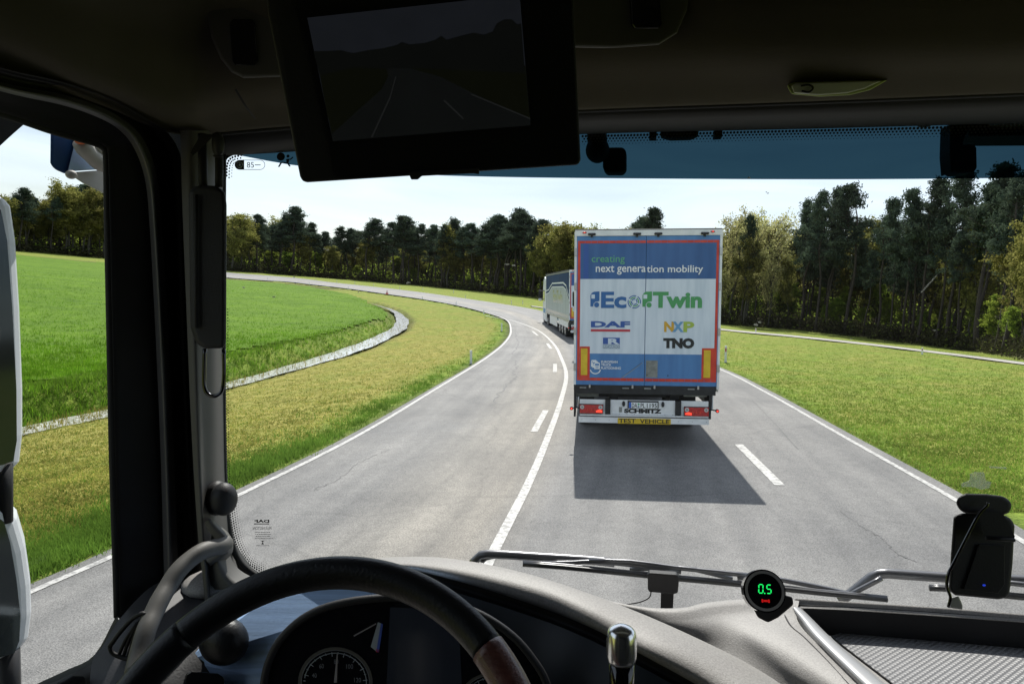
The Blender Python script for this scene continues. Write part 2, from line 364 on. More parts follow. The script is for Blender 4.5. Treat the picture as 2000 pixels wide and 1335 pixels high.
# --- ground sheet
NA, NR = 900, 330
th = np.concatenate([np.linspace(-1.05, 1.05, NA - 160), np.linspace(1.05, 2 * math.pi - 1.05, 162)[1:-1]])
rr = 0.4 * (1.0265 ** np.arange(NR)); rr = rr[rr < 1600]; NR = len(rr)
TH, RR = np.meshgrid(th, rr); X = RR * np.sin(TH); Y = RR * np.cos(TH)
Z = ground_h(X, Y)
V = np.stack([X.ravel(), Y.ravel(), Z.ravel()], 1)
I = np.arange(NR * NA).reshape(NR, NA); I2 = np.roll(I, -1, 1)
Fq = np.stack([I[:-1], I2[:-1], I2[1:], I[1:]], -1).reshape(-1, 4)
def ground_material(name, kind):
    m = bpy.data.materials.new(name); m.use_nodes = True; t = m.node_tree; b = t.nodes['Principled BSDF']
    b.inputs['Roughness'].default_value = 0.95; b.inputs['Specular IOR Level'].default_value = 0.15
    tc = t.nodes.new('ShaderNodeTexCoord')
    def noise(s, det=6, dist=0.0, st=None):
        n = t.nodes.new('ShaderNodeTexNoise'); n.inputs['Scale'].default_value = s; n.inputs['Detail'].default_value = det; n.inputs['Distortion'].default_value = dist
        if st:
            mp = t.nodes.new('ShaderNodeMapping'); mp.inputs['Scale'].default_value = st; t.links.new(tc.outputs['Object'], mp.inputs[0]); t.links.new(mp.outputs[0], n.inputs['Vector'])
        else: t.links.new(tc.outputs['Object'], n.inputs['Vector'])
        return n.outputs[0]
    def ramp(inp, a, ca, bb, cb):
        r = t.nodes.new('ShaderNodeValToRGB'); r.color_ramp.elements[0].position = a; r.color_ramp.elements[1].position = bb
        r.color_ramp.elements[0].color = (*ca, 1); r.color_ramp.elements[1].color = (*cb, 1); t.links.new(inp, r.inputs[0]); return r.outputs[0]
    def mix(f, a, c, mode='MIX'):
        x = t.nodes.new('ShaderNodeMix'); x.data_type = 'RGBA'; x.blend_type = mode
        if isinstance(f, float): x.inputs[0].default_value = f
        else: t.links.new(f, x.inputs[0])
        t.links.new(a, x.inputs[6]); t.links.new(c, x.inputs[7]); return x.outputs[2]
    if kind == 'verge':
        dry = ramp(noise(3.0, 8, 0.4), 0.38, (0.19, 0.185, 0.035), 0.66, (0.32, 0.285, 0.075))
        grn = ramp(noise(2.2, 8, 0.3), 0.35, (0.10, 0.17, 0.018), 0.7, (0.22, 0.29, 0.04))
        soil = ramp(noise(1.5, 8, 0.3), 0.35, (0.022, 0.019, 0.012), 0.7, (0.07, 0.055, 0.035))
        at = t.nodes.new('ShaderNodeAttribute'); at.attribute_name = 'green'
        ad = t.nodes.new('ShaderNodeMath'); ad.operation = 'ADD'; t.links.new(at.outputs['Fac'], ad.inputs[0])
        sb = t.nodes.new('ShaderNodeMath'); sb.operation = 'MULTIPLY_ADD'; sb.inputs[1].default_value = 1.7; sb.inputs[2].default_value = -0.85
        t.links.new(noise(0.55, 7, 0.5), sb.inputs[0]); t.links.new(sb.outputs[0], ad.inputs[1]); ad.use_clamp = True
        c = mix(ad.outputs[0], dry, grn)
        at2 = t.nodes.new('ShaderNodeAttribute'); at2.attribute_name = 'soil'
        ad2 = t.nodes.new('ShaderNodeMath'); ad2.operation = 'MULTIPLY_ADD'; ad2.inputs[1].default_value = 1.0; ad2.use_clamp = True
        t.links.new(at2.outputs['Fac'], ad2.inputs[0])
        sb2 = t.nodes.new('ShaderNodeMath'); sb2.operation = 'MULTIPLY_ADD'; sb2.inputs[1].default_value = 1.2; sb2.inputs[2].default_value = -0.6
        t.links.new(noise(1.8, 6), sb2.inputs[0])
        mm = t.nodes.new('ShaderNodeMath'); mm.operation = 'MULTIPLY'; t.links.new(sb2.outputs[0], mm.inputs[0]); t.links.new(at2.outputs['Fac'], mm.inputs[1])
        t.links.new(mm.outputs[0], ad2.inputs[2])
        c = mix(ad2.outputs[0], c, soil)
        h = noise(14, 6)
    else:
        c1 = ramp(noise(0.9, 8, 0.3), 0.3, (0.062, 0.128, 0.007), 0.72, (0.13, 0.23, 0.014))
        c2 = ramp(noise(0.12, 5, 0.8, (1, 3.0, 1)), 0.35, (0.07, 0.14, 0.007), 0.65, (0.125, 0.215, 0.014))
        c = mix(0.5, c1, c2); h = noise(12, 5)
    f = ramp(noise(22, 4), 0.3, (0.55, 0.55, 0.55), 0.7, (1.3, 1.3, 1.3))
    c = mix(0.8, c, f, 'MULTIPLY')
    t.links.new(c, b.inputs['Base Color'])
    bp = t.nodes.new('ShaderNodeBump'); bp.inputs['Strength'].default_value = 0.9; bp.inputs['Distance'].default_value = 0.08
    t.links.new(h, bp.inputs['Height']); t.links.new(bp.outputs[0], b.inputs['Normal'])
    return m
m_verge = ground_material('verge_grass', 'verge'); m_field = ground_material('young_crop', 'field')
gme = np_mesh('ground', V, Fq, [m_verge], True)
xs, ys = V[:, 0], V[:, 1]; rad = np.hypot(xs, ys)
d_le = pl_dist(xs, ys, [(p[0], p[1]) for p in LEc[::3]]); d_re = pl_dist(xs, ys, [(p[0], p[1]) for p in REc[::3]])
d_di, w_di = pl_dist(xs, ys, dc, dw)
onright = d_re < d_le
green = np.where(onright, 0.62, 0.05 + 0.45 * smooth(26, 62, rad))
green = np.maximum(green, 1 - smooth(0.3, 1.9, np.minimum(d_le, d_re)))
ditch_far = poly_in(xs, ys, field_poly)
d_fe = pl_dist(xs, ys, FEDGE)
bankside = (d_fe < 3.2) & (d_di < 4.5) & (pl_dist(xs, ys, [tuple(p) for p in a_]) < pl_dist(xs, ys, [tuple(p) for p in b_]))
green = np.where(bankside, 0.95, green)
rt = r_tree(xs, ys)
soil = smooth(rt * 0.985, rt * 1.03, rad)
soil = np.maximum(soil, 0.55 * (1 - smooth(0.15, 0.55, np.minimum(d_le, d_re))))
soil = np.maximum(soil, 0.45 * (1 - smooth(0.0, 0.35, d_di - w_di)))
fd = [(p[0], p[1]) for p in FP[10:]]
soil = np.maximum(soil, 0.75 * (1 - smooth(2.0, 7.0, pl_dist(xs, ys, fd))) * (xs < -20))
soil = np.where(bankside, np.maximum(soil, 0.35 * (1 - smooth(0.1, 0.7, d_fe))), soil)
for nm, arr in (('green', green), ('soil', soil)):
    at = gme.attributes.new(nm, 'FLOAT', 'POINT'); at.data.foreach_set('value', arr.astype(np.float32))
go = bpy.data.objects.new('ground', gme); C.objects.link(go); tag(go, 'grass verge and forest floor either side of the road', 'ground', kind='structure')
# --- field of young crop, on its own sheet
cx = V[Fq][:, :, 0].mean(1); cy = V[Fq][:, :, 1].mean(1)
msk = poly_in(cx, cy, field_poly); ff = Fq[msk]; used, inv = np.unique(ff, return_inverse=True)
VF = V[used].copy(); VF[:, 2] += 0.06 + 0.0006 * np.hypot(VF[:, 0], VF[:, 1])
fo = bpy.data.objects.new('field', np_mesh('field', VF, inv.reshape(-1, 4), [m_field], True)); C.objects.link(fo)
tag(fo, 'bright green field of young crop left of the ditch', 'field', kind='structure')

# --- roads
def asphalt(name, base, warm):
    m = bpy.data.materials.new(name); m.use_nodes = True; t = m.node_tree; b = t.nodes['Principled BSDF']
    tc = t.nodes.new('ShaderNodeTexCoord')
    def N(s, d=5, dist=0.0):
        n = t.nodes.new('ShaderNodeTexNoise'); n.inputs['Scale'].default_value = s; n.inputs['Detail'].default_value = d; n.inputs['Distortion'].default_value = dist
        t.links.new(tc.outputs['Object'], n.inputs['Vector']); return n.outputs[0]
    def Rm(i, p0, c0, p1, c1):
        r = t.nodes.new('ShaderNodeValToRGB'); r.color_ramp.elements[0].position = p0; r.color_ramp.elements[1].position = p1
        r.color_ramp.elements[0].color = (*c0, 1); r.color_ramp.elements[1].color = (*c1, 1); t.links.new(i, r.inputs[0]); return r.outputs[0]
    def X(f, a, c, mode):
        x = t.nodes.new('ShaderNodeMix'); x.data_type = 'RGBA'; x.blend_type = mode; x.inputs[0].default_value = f
        t.links.new(a, x.inputs[6]); t.links.new(c, x.inputs[7]); return x.outputs[2]
    # tone follows the lane: attribute 'lane' 0..1 across the carriageway (worn tracks, patched lane)
    at = t.nodes.new('ShaderNodeAttribute'); at.attribute_name = 'lane'
    r = t.nodes.new('ShaderNodeValToRGB'); cr_ = r.color_ramp
    stops = [(0.0, (0.80, 0.80, 0.80)), (0.06, (0.9, 0.9, 0.9)), (0.13, (0.99, 0.99, 0.99)), (0.20, (0.88, 0.88, 0.88)), (0.30, (1.16, 1.11, 1.02)), (0.40, (1.14, 1.07, 0.96)), (0.47, (0.88, 0.88, 0.89)), (0.56, (1.0, 1.0, 1.0)), (0.66, (0.88, 0.88, 0.89)), (1.0, (0.86, 0.86, 0.86))]
    while len(cr_.elements) < len(stops): cr_.elements.new(0.5)
    for e, (p, c) in zip(cr_.elements, stops): e.position = p; e.color = (*[q * 0.6 for q in c], 1)
    t.links.new(at.outputs['Fac'], r.inputs[0])
    sc = t.nodes.new('ShaderNodeMix'); sc.data_type = 'RGBA'; sc.blend_type = 'MULTIPLY'; sc.inputs[0].default_value = 1
    k = base / 0.6; t.links.new(r.outputs[0], sc.inputs[6]); sc.inputs[7].default_value = (k * warm[0], k * warm[1], k * warm[2], 1)
    c = X(1.0, sc.outputs[2], Rm(N(0.5, 6, 0.6), 0.3, (0.78, 0.78, 0.79), 0.7, (1.16, 1.15, 1.13)), 'MULTIPLY')
    al = t.nodes.new('ShaderNodeAttribute'); al.attribute_name = 'along'
    cx3 = t.nodes.new('ShaderNodeCombineXYZ'); m1 = t.nodes.new('ShaderNodeMath'); m1.operation = 'MULTIPLY'; m1.inputs[1].default_value = 26.0; t.links.new(at.outputs['Fac'], m1.inputs[0])
    m2 = t.nodes.new('ShaderNodeMath'); m2.operation = 'MULTIPLY'; m2.inputs[1].default_value = 0.16; t.links.new(al.outputs['Fac'], m2.inputs[0])
    t.links.new(m1.outputs[0], cx3.inputs[0]); t.links.new(m2.outputs[0], cx3.inputs[1])
    ns = t.nodes.new('ShaderNodeTexNoise'); ns.inputs['Scale'].default_value = 1.0; ns.inputs['Detail'].default_value = 5; t.links.new(cx3.outputs[0], ns.inputs['Vector'])
    c = X(1.0, c, Rm(ns.outputs[0], 0.32, (0.80, 0.80, 0.81), 0.68, (1.14, 1.13, 1.12)), 'MULTIPLY')
    c = X(1.0, c, Rm(N(6, 5), 0.3, (0.9, 0.9, 0.9), 0.7, (1.08, 1.08, 1.08)), 'MULTIPLY')
    c = X(1.0, c, Rm(N(75, 3), 0.34, (0.62, 0.62, 0.62), 0.66, (1.38, 1.38, 1.38)), 'MULTIPLY')
    w = t.nodes.new('ShaderNodeTexVoronoi'); w.feature = 'DISTANCE_TO_EDGE'; w.inputs['Scale'].default_value = 0.28
    nn = t.nodes.new('ShaderNodeTexNoise'); nn.inputs['Scale'].default_value = 1.3; nn.inputs['Detail'].default_value = 6
    av = t.nodes.new('ShaderNodeMix'); av.data_type = 'RGBA'; av.inputs[0].default_value = 0.35
    t.links.new(tc.outputs['Object'], nn.inputs['Vector']); t.links.new(tc.outputs['Object'], av.inputs[6]); t.links.new(nn.outputs['Color'], av.inputs[7]); t.links.new(av.outputs[2], w.inputs['Vector'])
    c = X(0.3, c, Rm(w.outputs[0], 0.0, (0.45, 0.45, 0.45), 0.006, (1, 1, 1)), 'MULTIPLY')
    t.links.new(c, b.inputs['Base Color']); b.inputs['Roughness'].default_value = 0.72; b.inputs['Specular IOR Level'].default_value = 0.4
    bp = t.nodes.new('ShaderNodeBump'); bp.inputs['Strength'].default_value = 0.7; bp.inputs['Distance'].default_value = 0.012
    t.links.new(N(85, 3), bp.inputs['Height']); t.links.new(bp.outputs[0], b.inputs['Normal'])
    return m
m_asph = asphalt('asphalt', 0.172, (1.0, 0.985, 0.955)); m_path = asphalt('path_paving', 0.34, (1.0, 0.97, 0.9))
def off(x, y, o): return base_h(x, y) + o + 0.0007 * np.hypot(x, y)
def ribbon(name, A, B, o, mat, nseg=None, ncross=12, out_=0.0):
    n = nseg or 260; a = resample(A, n); b = resample(B, n)
    dirn = (b - a) / np.maximum(np.hypot(*(b - a).T), 1e-6)[:, None]
    a = a - dirn * out_; b = b + dirn * out_
    k = np.linspace(0, 1, ncross + 1)
    P = a[:, None] * (1 - k)[None, :, None] + b[:, None] * k[None, :, None]
    x, y = P[..., 0], P[..., 1]; Vv = np.stack([x, y, off(x, y, o)], -1).reshape(-1, 3)
    m_ = ncross + 1; Ii = np.arange(n * m_).reshape(n, m_)
    Fc = np.stack([Ii[:-1, :-1], Ii[:-1, 1:], Ii[1:, 1:], Ii[1:, :-1]], -1).reshape(-1, 4)
    me = np_mesh(name, Vv, Fc, [mat], True)
    at = me.attributes.new('lane', 'FLOAT', 'POINT'); at.data.foreach_set('value', np.tile(k, n).astype(np.float32))
    sl = np.r_[0, np.cumsum(np.hypot(*np.diff((a + b) / 2, axis=0).T))]
    at = me.attributes.new('along', 'FLOAT', 'POINT'); at.data.foreach_set('value', np.repeat(sl, m_).astype(np.float32))
    ob = bpy.data.objects.new(name, me); C.objects.link(ob); return ob
tag(ribbon('road', LEc, REc, 0.012, m_asph, 400, 14, 0.28), 'grey asphalt road curving away to the left', 'road', kind='structure')
PU = gl([(1036, 597.5), (1061, 600.8), (1405, 642.5), (1560, 657), (1700, 672), (1850, 690), (2000, 709), (2400, 764)]); PL = gl([(1040, 599.5), (1061, 602.4), (1405, 645.2), (1560, 660.2), (1700, 675.6), (1850, 694), (2000, 713.6), (2400, 769)])
tag(ribbon('path', cr(xy(PL), 8), cr(xy(PU), 8), 0.02, m_path, 120, 4), 'pale narrow path along the foot of the wood', 'path', kind='structure')
m_line = M('road_paint', (0.22, 0.215, 0.205), 0.6, var=0.12, scale=18, col2=(0.42, 0.41, 0.39), ramp=(0.38, 0.54), bump=0.3, bscale=120)
def strip(mb, pl, w, o):
    pl = [Vector((p[0], p[1], 0)) for p in pl]; vs = []; 
    for i, p in enumerate(pl):
        d = (pl[min(i + 1, len(pl) - 1)] - pl[max(i - 1, 0)]).normalized(); nrm = Vector((-d.y, d.x, 0)) * w / 2
        for q in (p + nrm, p - nrm): vs.append((q.x, q.y, float(off(q.x, q.y, o))))
    mb.add(vs, [(2 * i, 2 * i + 1, 2 * i + 3, 2 * i + 2) for i in range(len(pl) - 1)], m_line)
mb = MB()
def inset(P, Q, k):
    a = resample(P, 300); b = resample(Q, 300); d = (b - a) / np.hypot(*(b - a).T)[:, None]; return a + d * k
strip(mb, inset(LEc, REc, 0.0), 0.09, 0.018)
strip(mb, inset(REc, LEc, 0.0), 0.09, 0.018)
strip(mb, resample(SOc, 220), 0.125, 0.018)
for i in range(0, len(DL) - 1, 2): strip(mb, [DL[i].lerp(DL[i + 1], k / 4) for k in range(5)], 0.14, 0.018)
for a, b in (((1443, 870), (1523, 950)),): A = G(*a); B = G(*b); strip(mb, [A.lerp(B, k / 4) for k in range(5)], 0.15, 0.018)
DR0 = G(1443, 870); DR1 = G(1523, 950)
nx = [(1330, 770), (1300, 748)]
for u, v in (((1330, 757), (1312, 740)),): strip(mb, [G(*u), G(*v)], 0.14, 0.018)
tag(mb.build('road_markings'), 'white edge lines and lane dashes painted on the road', 'road markings', kind='structure')

# --- cracks and tarred seams in the asphalt
m_tar = M('tar_seam', (0.085, 0.085, 0.085), .7, var=.3, scale=20)
mb = MB(); gq = random.Random(11)
def crack(px, w, jit):
    P = [G(u, v) for u, v in px]; o = []
    for i in range(len(P) - 1):
        for k in range(10): q = P[i].lerp(P[i + 1], k / 10); o.append(Vector((q.x + gq.gauss(0, jit), q.y + gq.gauss(0, jit), 0)))
    o.append(P[-1])
    for i in range(len(o) - 1):
        ww = w * gq.uniform(.3, 1.3); a, b = o[i], o[i + 1]; d = Vector((b.x - a.x, b.y - a.y, 0)).normalized(); nn = Vector((-d.y, d.x, 0)) * ww / 2
        mb.add([(p.x, p.y, float(off(p.x, p.y, .0165))) for p in (a + nn, a - nn, b - nn, b + nn)], [(0, 1, 2, 3)], m_tar)
crack([(1003, 735), (1008, 712), (1000, 692), (1012, 672), (1005, 650)], .05, .05)
crack([(960, 790), (985, 760), (1008, 735)], .035, .05)
crack([(1690, 1035), (1725, 1055), (1752, 1085), (1790, 1100)], .014, .012)
crack([(1640, 1000), (1690, 1035)], .008, .012)
crack([(610, 960), (660, 940), (700, 905), (760, 880)], .012, .02)
crack([(1560, 880), (1500, 815), (1462, 775)], .014, .01)
tag(mb.build('road_cracks'), 'dark tarred cracks in the asphalt lanes', 'road cracks', kind='structure')
# --- ditch water
m_water = bpy.data.materials.new('ditch_water'); m_water.use_nodes = True
t = m_water.node_tree; b = t.nodes['Principled BSDF']; b.inputs['Base Color'].default_value = (0.10, 0.10, 0.075, 1); b.inputs['Roughness'].default_value = 0.2
b.inputs['Specular IOR Level'].default_value = 0.8; b.inputs['Coat Weight'].default_value = 0.5; b.inputs['Coat Roughness'].default_value = 0.08; b.inputs['IOR'].default_value = 1.6
tc = t.nodes.new('ShaderNodeTexCoord'); n = t.nodes.new('ShaderNodeTexNoise'); n.inputs['Scale'].default_value = 5; n.inputs['Detail'].default_value = 5; n.inputs['Distortion'].default_value = 1.0
bp = t.nodes.new('ShaderNodeBump'); bp.inputs['Strength'].default_value = 0.55; bp.inputs['Distance'].default_value = 0.05
n2 = t.nodes.new('ShaderNodeTexNoise'); n2.inputs['Scale'].default_value = 7.5; n2.inputs['Detail'].default_value = 9; n2.inputs['Roughness'].default_value = 0.75
r2 = t.nodes.new('ShaderNodeValToRGB'); r2.color_ramp.elements[0].position = 0.41; r2.color_ramp.elements[1].position = 0.58
r2.color_ramp.elements[0].color = (0.16, 0.15, 0.11, 1); r2.color_ramp.elements[1].color = (0.78, 0.78, 0.74, 1)   # sky glints on the ripples, painted pale into the water colour
t.links.new(tc.outputs['Object'], n2.inputs['Vector']); t.links.new(n2.outputs[0], r2.inputs[0]); t.links.new(r2.outputs[0], b.inputs['Base Color'])
t.links.new(tc.outputs['Object'], n.inputs['Vector']); t.links.new(n.outputs[0], bp.inputs['Height']); t.links.new(bp.outputs[0], b.inputs['Normal'])
Pm = []; k = np.linspace(-1, 1, 5)
for i in range(60):
    c0 = (a_[i] + b_[i]) / 2; dd = (b_[i] - a_[i]); dd = dd / max(np.hypot(*dd), 1e-6)
    for q in k: x, y = c0 + dd * q * (dw[i] * .78 + .05 * math.sin(i * 1.7)) * min(1, (59 - i) / 9); Pm.append((x, y, float(base_h(*c0)) - dropf(math.hypot(*c0)) - .02))
Ii = np.arange(300).reshape(60, 5); Fc = np.stack([Ii[:-1, :-1], Ii[:-1, 1:], Ii[1:, 1:], Ii[1:, :-1]], -1).reshape(-1, 4)
wo = bpy.data.objects.new('ditch_water', np_mesh('ditch_water', Pm, Fc, [m_water], True)); C.objects.link(wo)
tag(wo, 'narrow bright water in the ditch beside the field', 'water', kind='structure')

# --- grass blades and crop tufts
def blades(name, P, H, Wd, mats, lean=0.5, nb=3):
    n = len(P); P = np.repeat(P, nb, 0); Hh = np.repeat(H, nb) * rng.uniform(.6, 1.2, n * nb); N = n * nb
    a = rng.uniform(0, 2 * np.pi, N); w = Wd * rng.uniform(.6, 1.3, N); l = rng.uniform(0, lean, N) * Hh; la = rng.uniform(0, 2 * np.pi, N)
    P = P + np.stack([rng.normal(0, .035, N), rng.normal(0, .035, N), np.zeros(N)], 1)
    dx = np.stack([np.cos(a) * w, np.sin(a) * w, np.zeros(N)], 1); tip = P + np.stack([np.cos(la) * l, np.sin(la) * l, Hh], 1)
    Vv = np.stack([P - dx, P + dx, tip], 1).reshape(-1, 3); Fc = np.arange(N * 3).reshape(-1, 3)
    return np_mesh(name, Vv, Fc, mats, False, rng.integers(0, len(mats), N))
def scatter(n, umin, umax, vmin, vmax, cond):
    o = []
    us = rng.uniform(umin, umax, n); vs = rng.uniform(vmin, vmax, n)
    a = (us - CU) / FPX; b = (CV - vs) / FPX
    dx, dy, dz = a, CP + b * SP, -SP + b * CP
    tt = -HC / np.minimum(dz, -0.02)
    for _ in range(6):
        x, y = dx * tt, dy * tt; tt = (base_h(x, y) - HC) / np.minimum(dz, -0.012); tt = np.clip(tt, 1, 260)
    x, y = dx * tt, dy * tt; ok = cond(x, y) & (dz < -0.012)
    x, y = x[ok], y[ok]; return np.stack([x, y, ground_h(x, y)], 1)
def G_(n_, c): return leaf_mat(n_, tuple(q * .75 for q in c), tuple(min(1, q * 1.3) for q in c), 0.45)
g_dry = G_('grass_dry', (0.30, 0.275, 0.07)); g_olive = G_('grass_olive', (0.19, 0.20, 0.045)); g_green = G_('grass_green', (0.12, 0.19, 0.028)); g_lush = G_('grass_lush', (0.11, 0.18, 0.026)); g_right = G_('grass_right', (0.17, 0.27, 0.04)); g_olive2 = G_('grass_pale', (0.27, 0.29, 0.07)); g_field = G_('crop_green', (0.105, 0.215, 0.012)); g_field2 = G_('crop_pale', (0.16, 0.27, 0.022))
nroad = lambda x, y: ~poly_in(x, y, road_poly)
dle = lambda x, y: pl_dist(x, y, [(p[0], p[1]) for p in LEc[::4]])
dre = lambda x, y: pl_dist(x, y, [(p[0], p[1]) for p in REc[::4]])
left_v = lambda x, y: nroad(x, y) & ~poly_in(x, y, field_poly) & (dle(x, y) < dre(x, y)) & (dle(x, y) > .35) & (pl_dist(x, y, dc, dw)[0] > pl_dist(x, y, dc, dw)[1] + .1)
right_v = lambda x, y: nroad(x, y) & (dre(x, y) < dle(x, y)) & (dre(x, y) > .3) & (pl_dist(x, y, [(p[0], p[1]) for p in PL]) > .6) & (np.hypot(x, y) < r_tree(x, y))
PA = scatter(60000, 0, 1010, 560, 1130, left_v); dA = np.hypot(PA[:, 0], PA[:, 1])
edge = dle(PA[:, 0], PA[:, 1]) < .55 + .25 * np.sin(PA[:, 1] * .9 + 2 * np.sin(PA[:, 1] * .37)) + rng.exponential(.3, len(PA))
o1 = blades('verge_grass', PA[~edge], 0.035 + 0.02 * rng.random((~edge).sum()), 0.006 + 0.004, [g_dry, g_olive, g_dry, g_dry, g_green], 1.6, 3)
PB = scatter(42000, 1380, 2000, 650, 1000, right_v)
PE = PA[edge]; PE = np.concatenate([PE, PE + rng.normal(0, .08, PE.shape) * [1, 1, 0], PE + rng.normal(0, .1, PE.shape) * [1, 1, 0]])
go1 = bpy.data.objects.new('verge_grass', o1); C.objects.link(go1); tag(go1, 'dry olive grass blades on the left verge', 'grass', kind='stuff')
go2 = bpy.data.objects.new('verge_grass', blades('lush_grass', PE, 0.06 + 0.07 * rng.random(len(PE)), 0.007, [g_green, g_lush], 0.8, 3)); C.objects.link(go2); tag(go2, 'lush green grass fringe along the left road edge', 'grass', kind='stuff')
go3 = bpy.data.objects.new('verge_grass', blades('right_grass', PB, 0.025 + 0.035 * rng.random(len(PB)), 0.009, [g_right, g_olive2, g_right], 1.0, 3)); C.objects.link(go3); tag(go3, 'short yellow green grass on the right verge', 'grass', kind='stuff')
def bank_c(x, y): 
    d, w = pl_dist(x, y, dc, dw); return (d < w + 1.9) & (d > w - .1) & (pl_dist(x, y, [tuple(p) for p in a_]) < pl_dist(x, y, [tuple(p) for p in b_]))
PC = scatter(60000, 0, 830, 590, 860, bank_c)
go4 = bpy.data.objects.new('bank_grass', blades('bank_grass', PC, 0.14 + 0.12 * rng.random(len(PC)), 0.014, [g_green, g_field2, g_lush, g_field], 0.9, 4)); C.objects.link(go4); tag(go4, 'rough tufted green grass on the ditch bank below the field', 'grass', kind='stuff')
PD = scatter(60000, 0, 800, 540, 770, lambda x, y: poly_in(x, y, field_poly)); PD[:, 2] += 0.05
go5 = bpy.data.objects.new('crop', blades('crop', PD, 0.10 + 0.07 * rng.random(len(PD)), 0.012, [g_field, g_field2, g_field], 0.6, 3)); C.objects.link(go5); tag(go5, 'bright green young corn blades covering the field', 'crop', kind='stuff')
PF = scatter(30000, 30, 830, 590, 830, lambda x, y: (pl_dist(x, y, dc, dw)[0] < pl_dist(x, y, dc, dw)[1] * 1.0 + .2)); PF[:, 2] = base_h(PF[:, 0], PF[:, 1]) - np.interp(np.hypot(PF[:, 0], PF[:, 1]), [8, 18, 40, 70], [.75, .65, .38, .25]) - .03
PF = PF[rng.random(len(PF)) < .5]
go6 = bpy.data.objects.new('reeds', blades('reeds', PF, 0.06 + 0.12 * rng.random(len(PF)), 0.012, [g_olive, g_dry], 0.5, 2)); C.objects.link(go6); tag(go6, 'thin reeds and weed standing in the ditch water', 'reeds', kind='stuff')

# --- trees
m_barkp = M('pine_bark', (0.045, 0.036, 0.03), 0.95, var=.3, scale=4, bump=.6, bscale=18); m_barkd = M('leafy_bark', (0.055, 0.05, 0.04), 0.95, var=.3, scale=4, bump=.5, bscale=18)
m_pine = leaf_mat('pine_needles', (0.036, 0.056, 0.042), (0.105, 0.138, 0.090), 0.3)
m_dec = leaf_mat('leaf_olive', (0.13, 0.14, 0.034), (0.30, 0.28, 0.085), 0.5)
m_pale = leaf_mat('leaf_pale', (0.30, 0.29, 0.12), (0.50, 0.47, 0.22), 0.5)
m_bushm = leaf_mat('leaf_fresh', (0.11, 0.17, 0.022), (0.30, 0.36, 0.06), 0.6)
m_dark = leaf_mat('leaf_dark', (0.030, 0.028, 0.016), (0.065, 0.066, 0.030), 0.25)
def leaves(Cs, sig, n, size, asp, seed):
    g = np.random.default_rng(seed); k = len(Cs); idx = g.integers(0, k, n)
    P = Cs[idx] + g.normal(0, 1, (n, 3)) * sig[idx]
    a = g.normal(0, 1, (n, 3)); a /= np.linalg.norm(a, axis=1)[:, None]; b = np.cross(a, g.normal(0, 1, (n, 3))); b /= np.linalg.norm(b, axis=1)[:, None]
    s = (size[idx] if isinstance(size, np.ndarray) else size) * g.uniform(.5, 1.3, n); s = s[:, None]
    Vv = np.stack([P - a * s - b * s * asp, P + a * s - b * s * asp * .6, P + a * s * 1.1 + b * s * asp, P - a * s * .8 + b * s * asp], 1).reshape(-1, 3)
    return Vv, np.arange(n * 4).reshape(-1, 4)
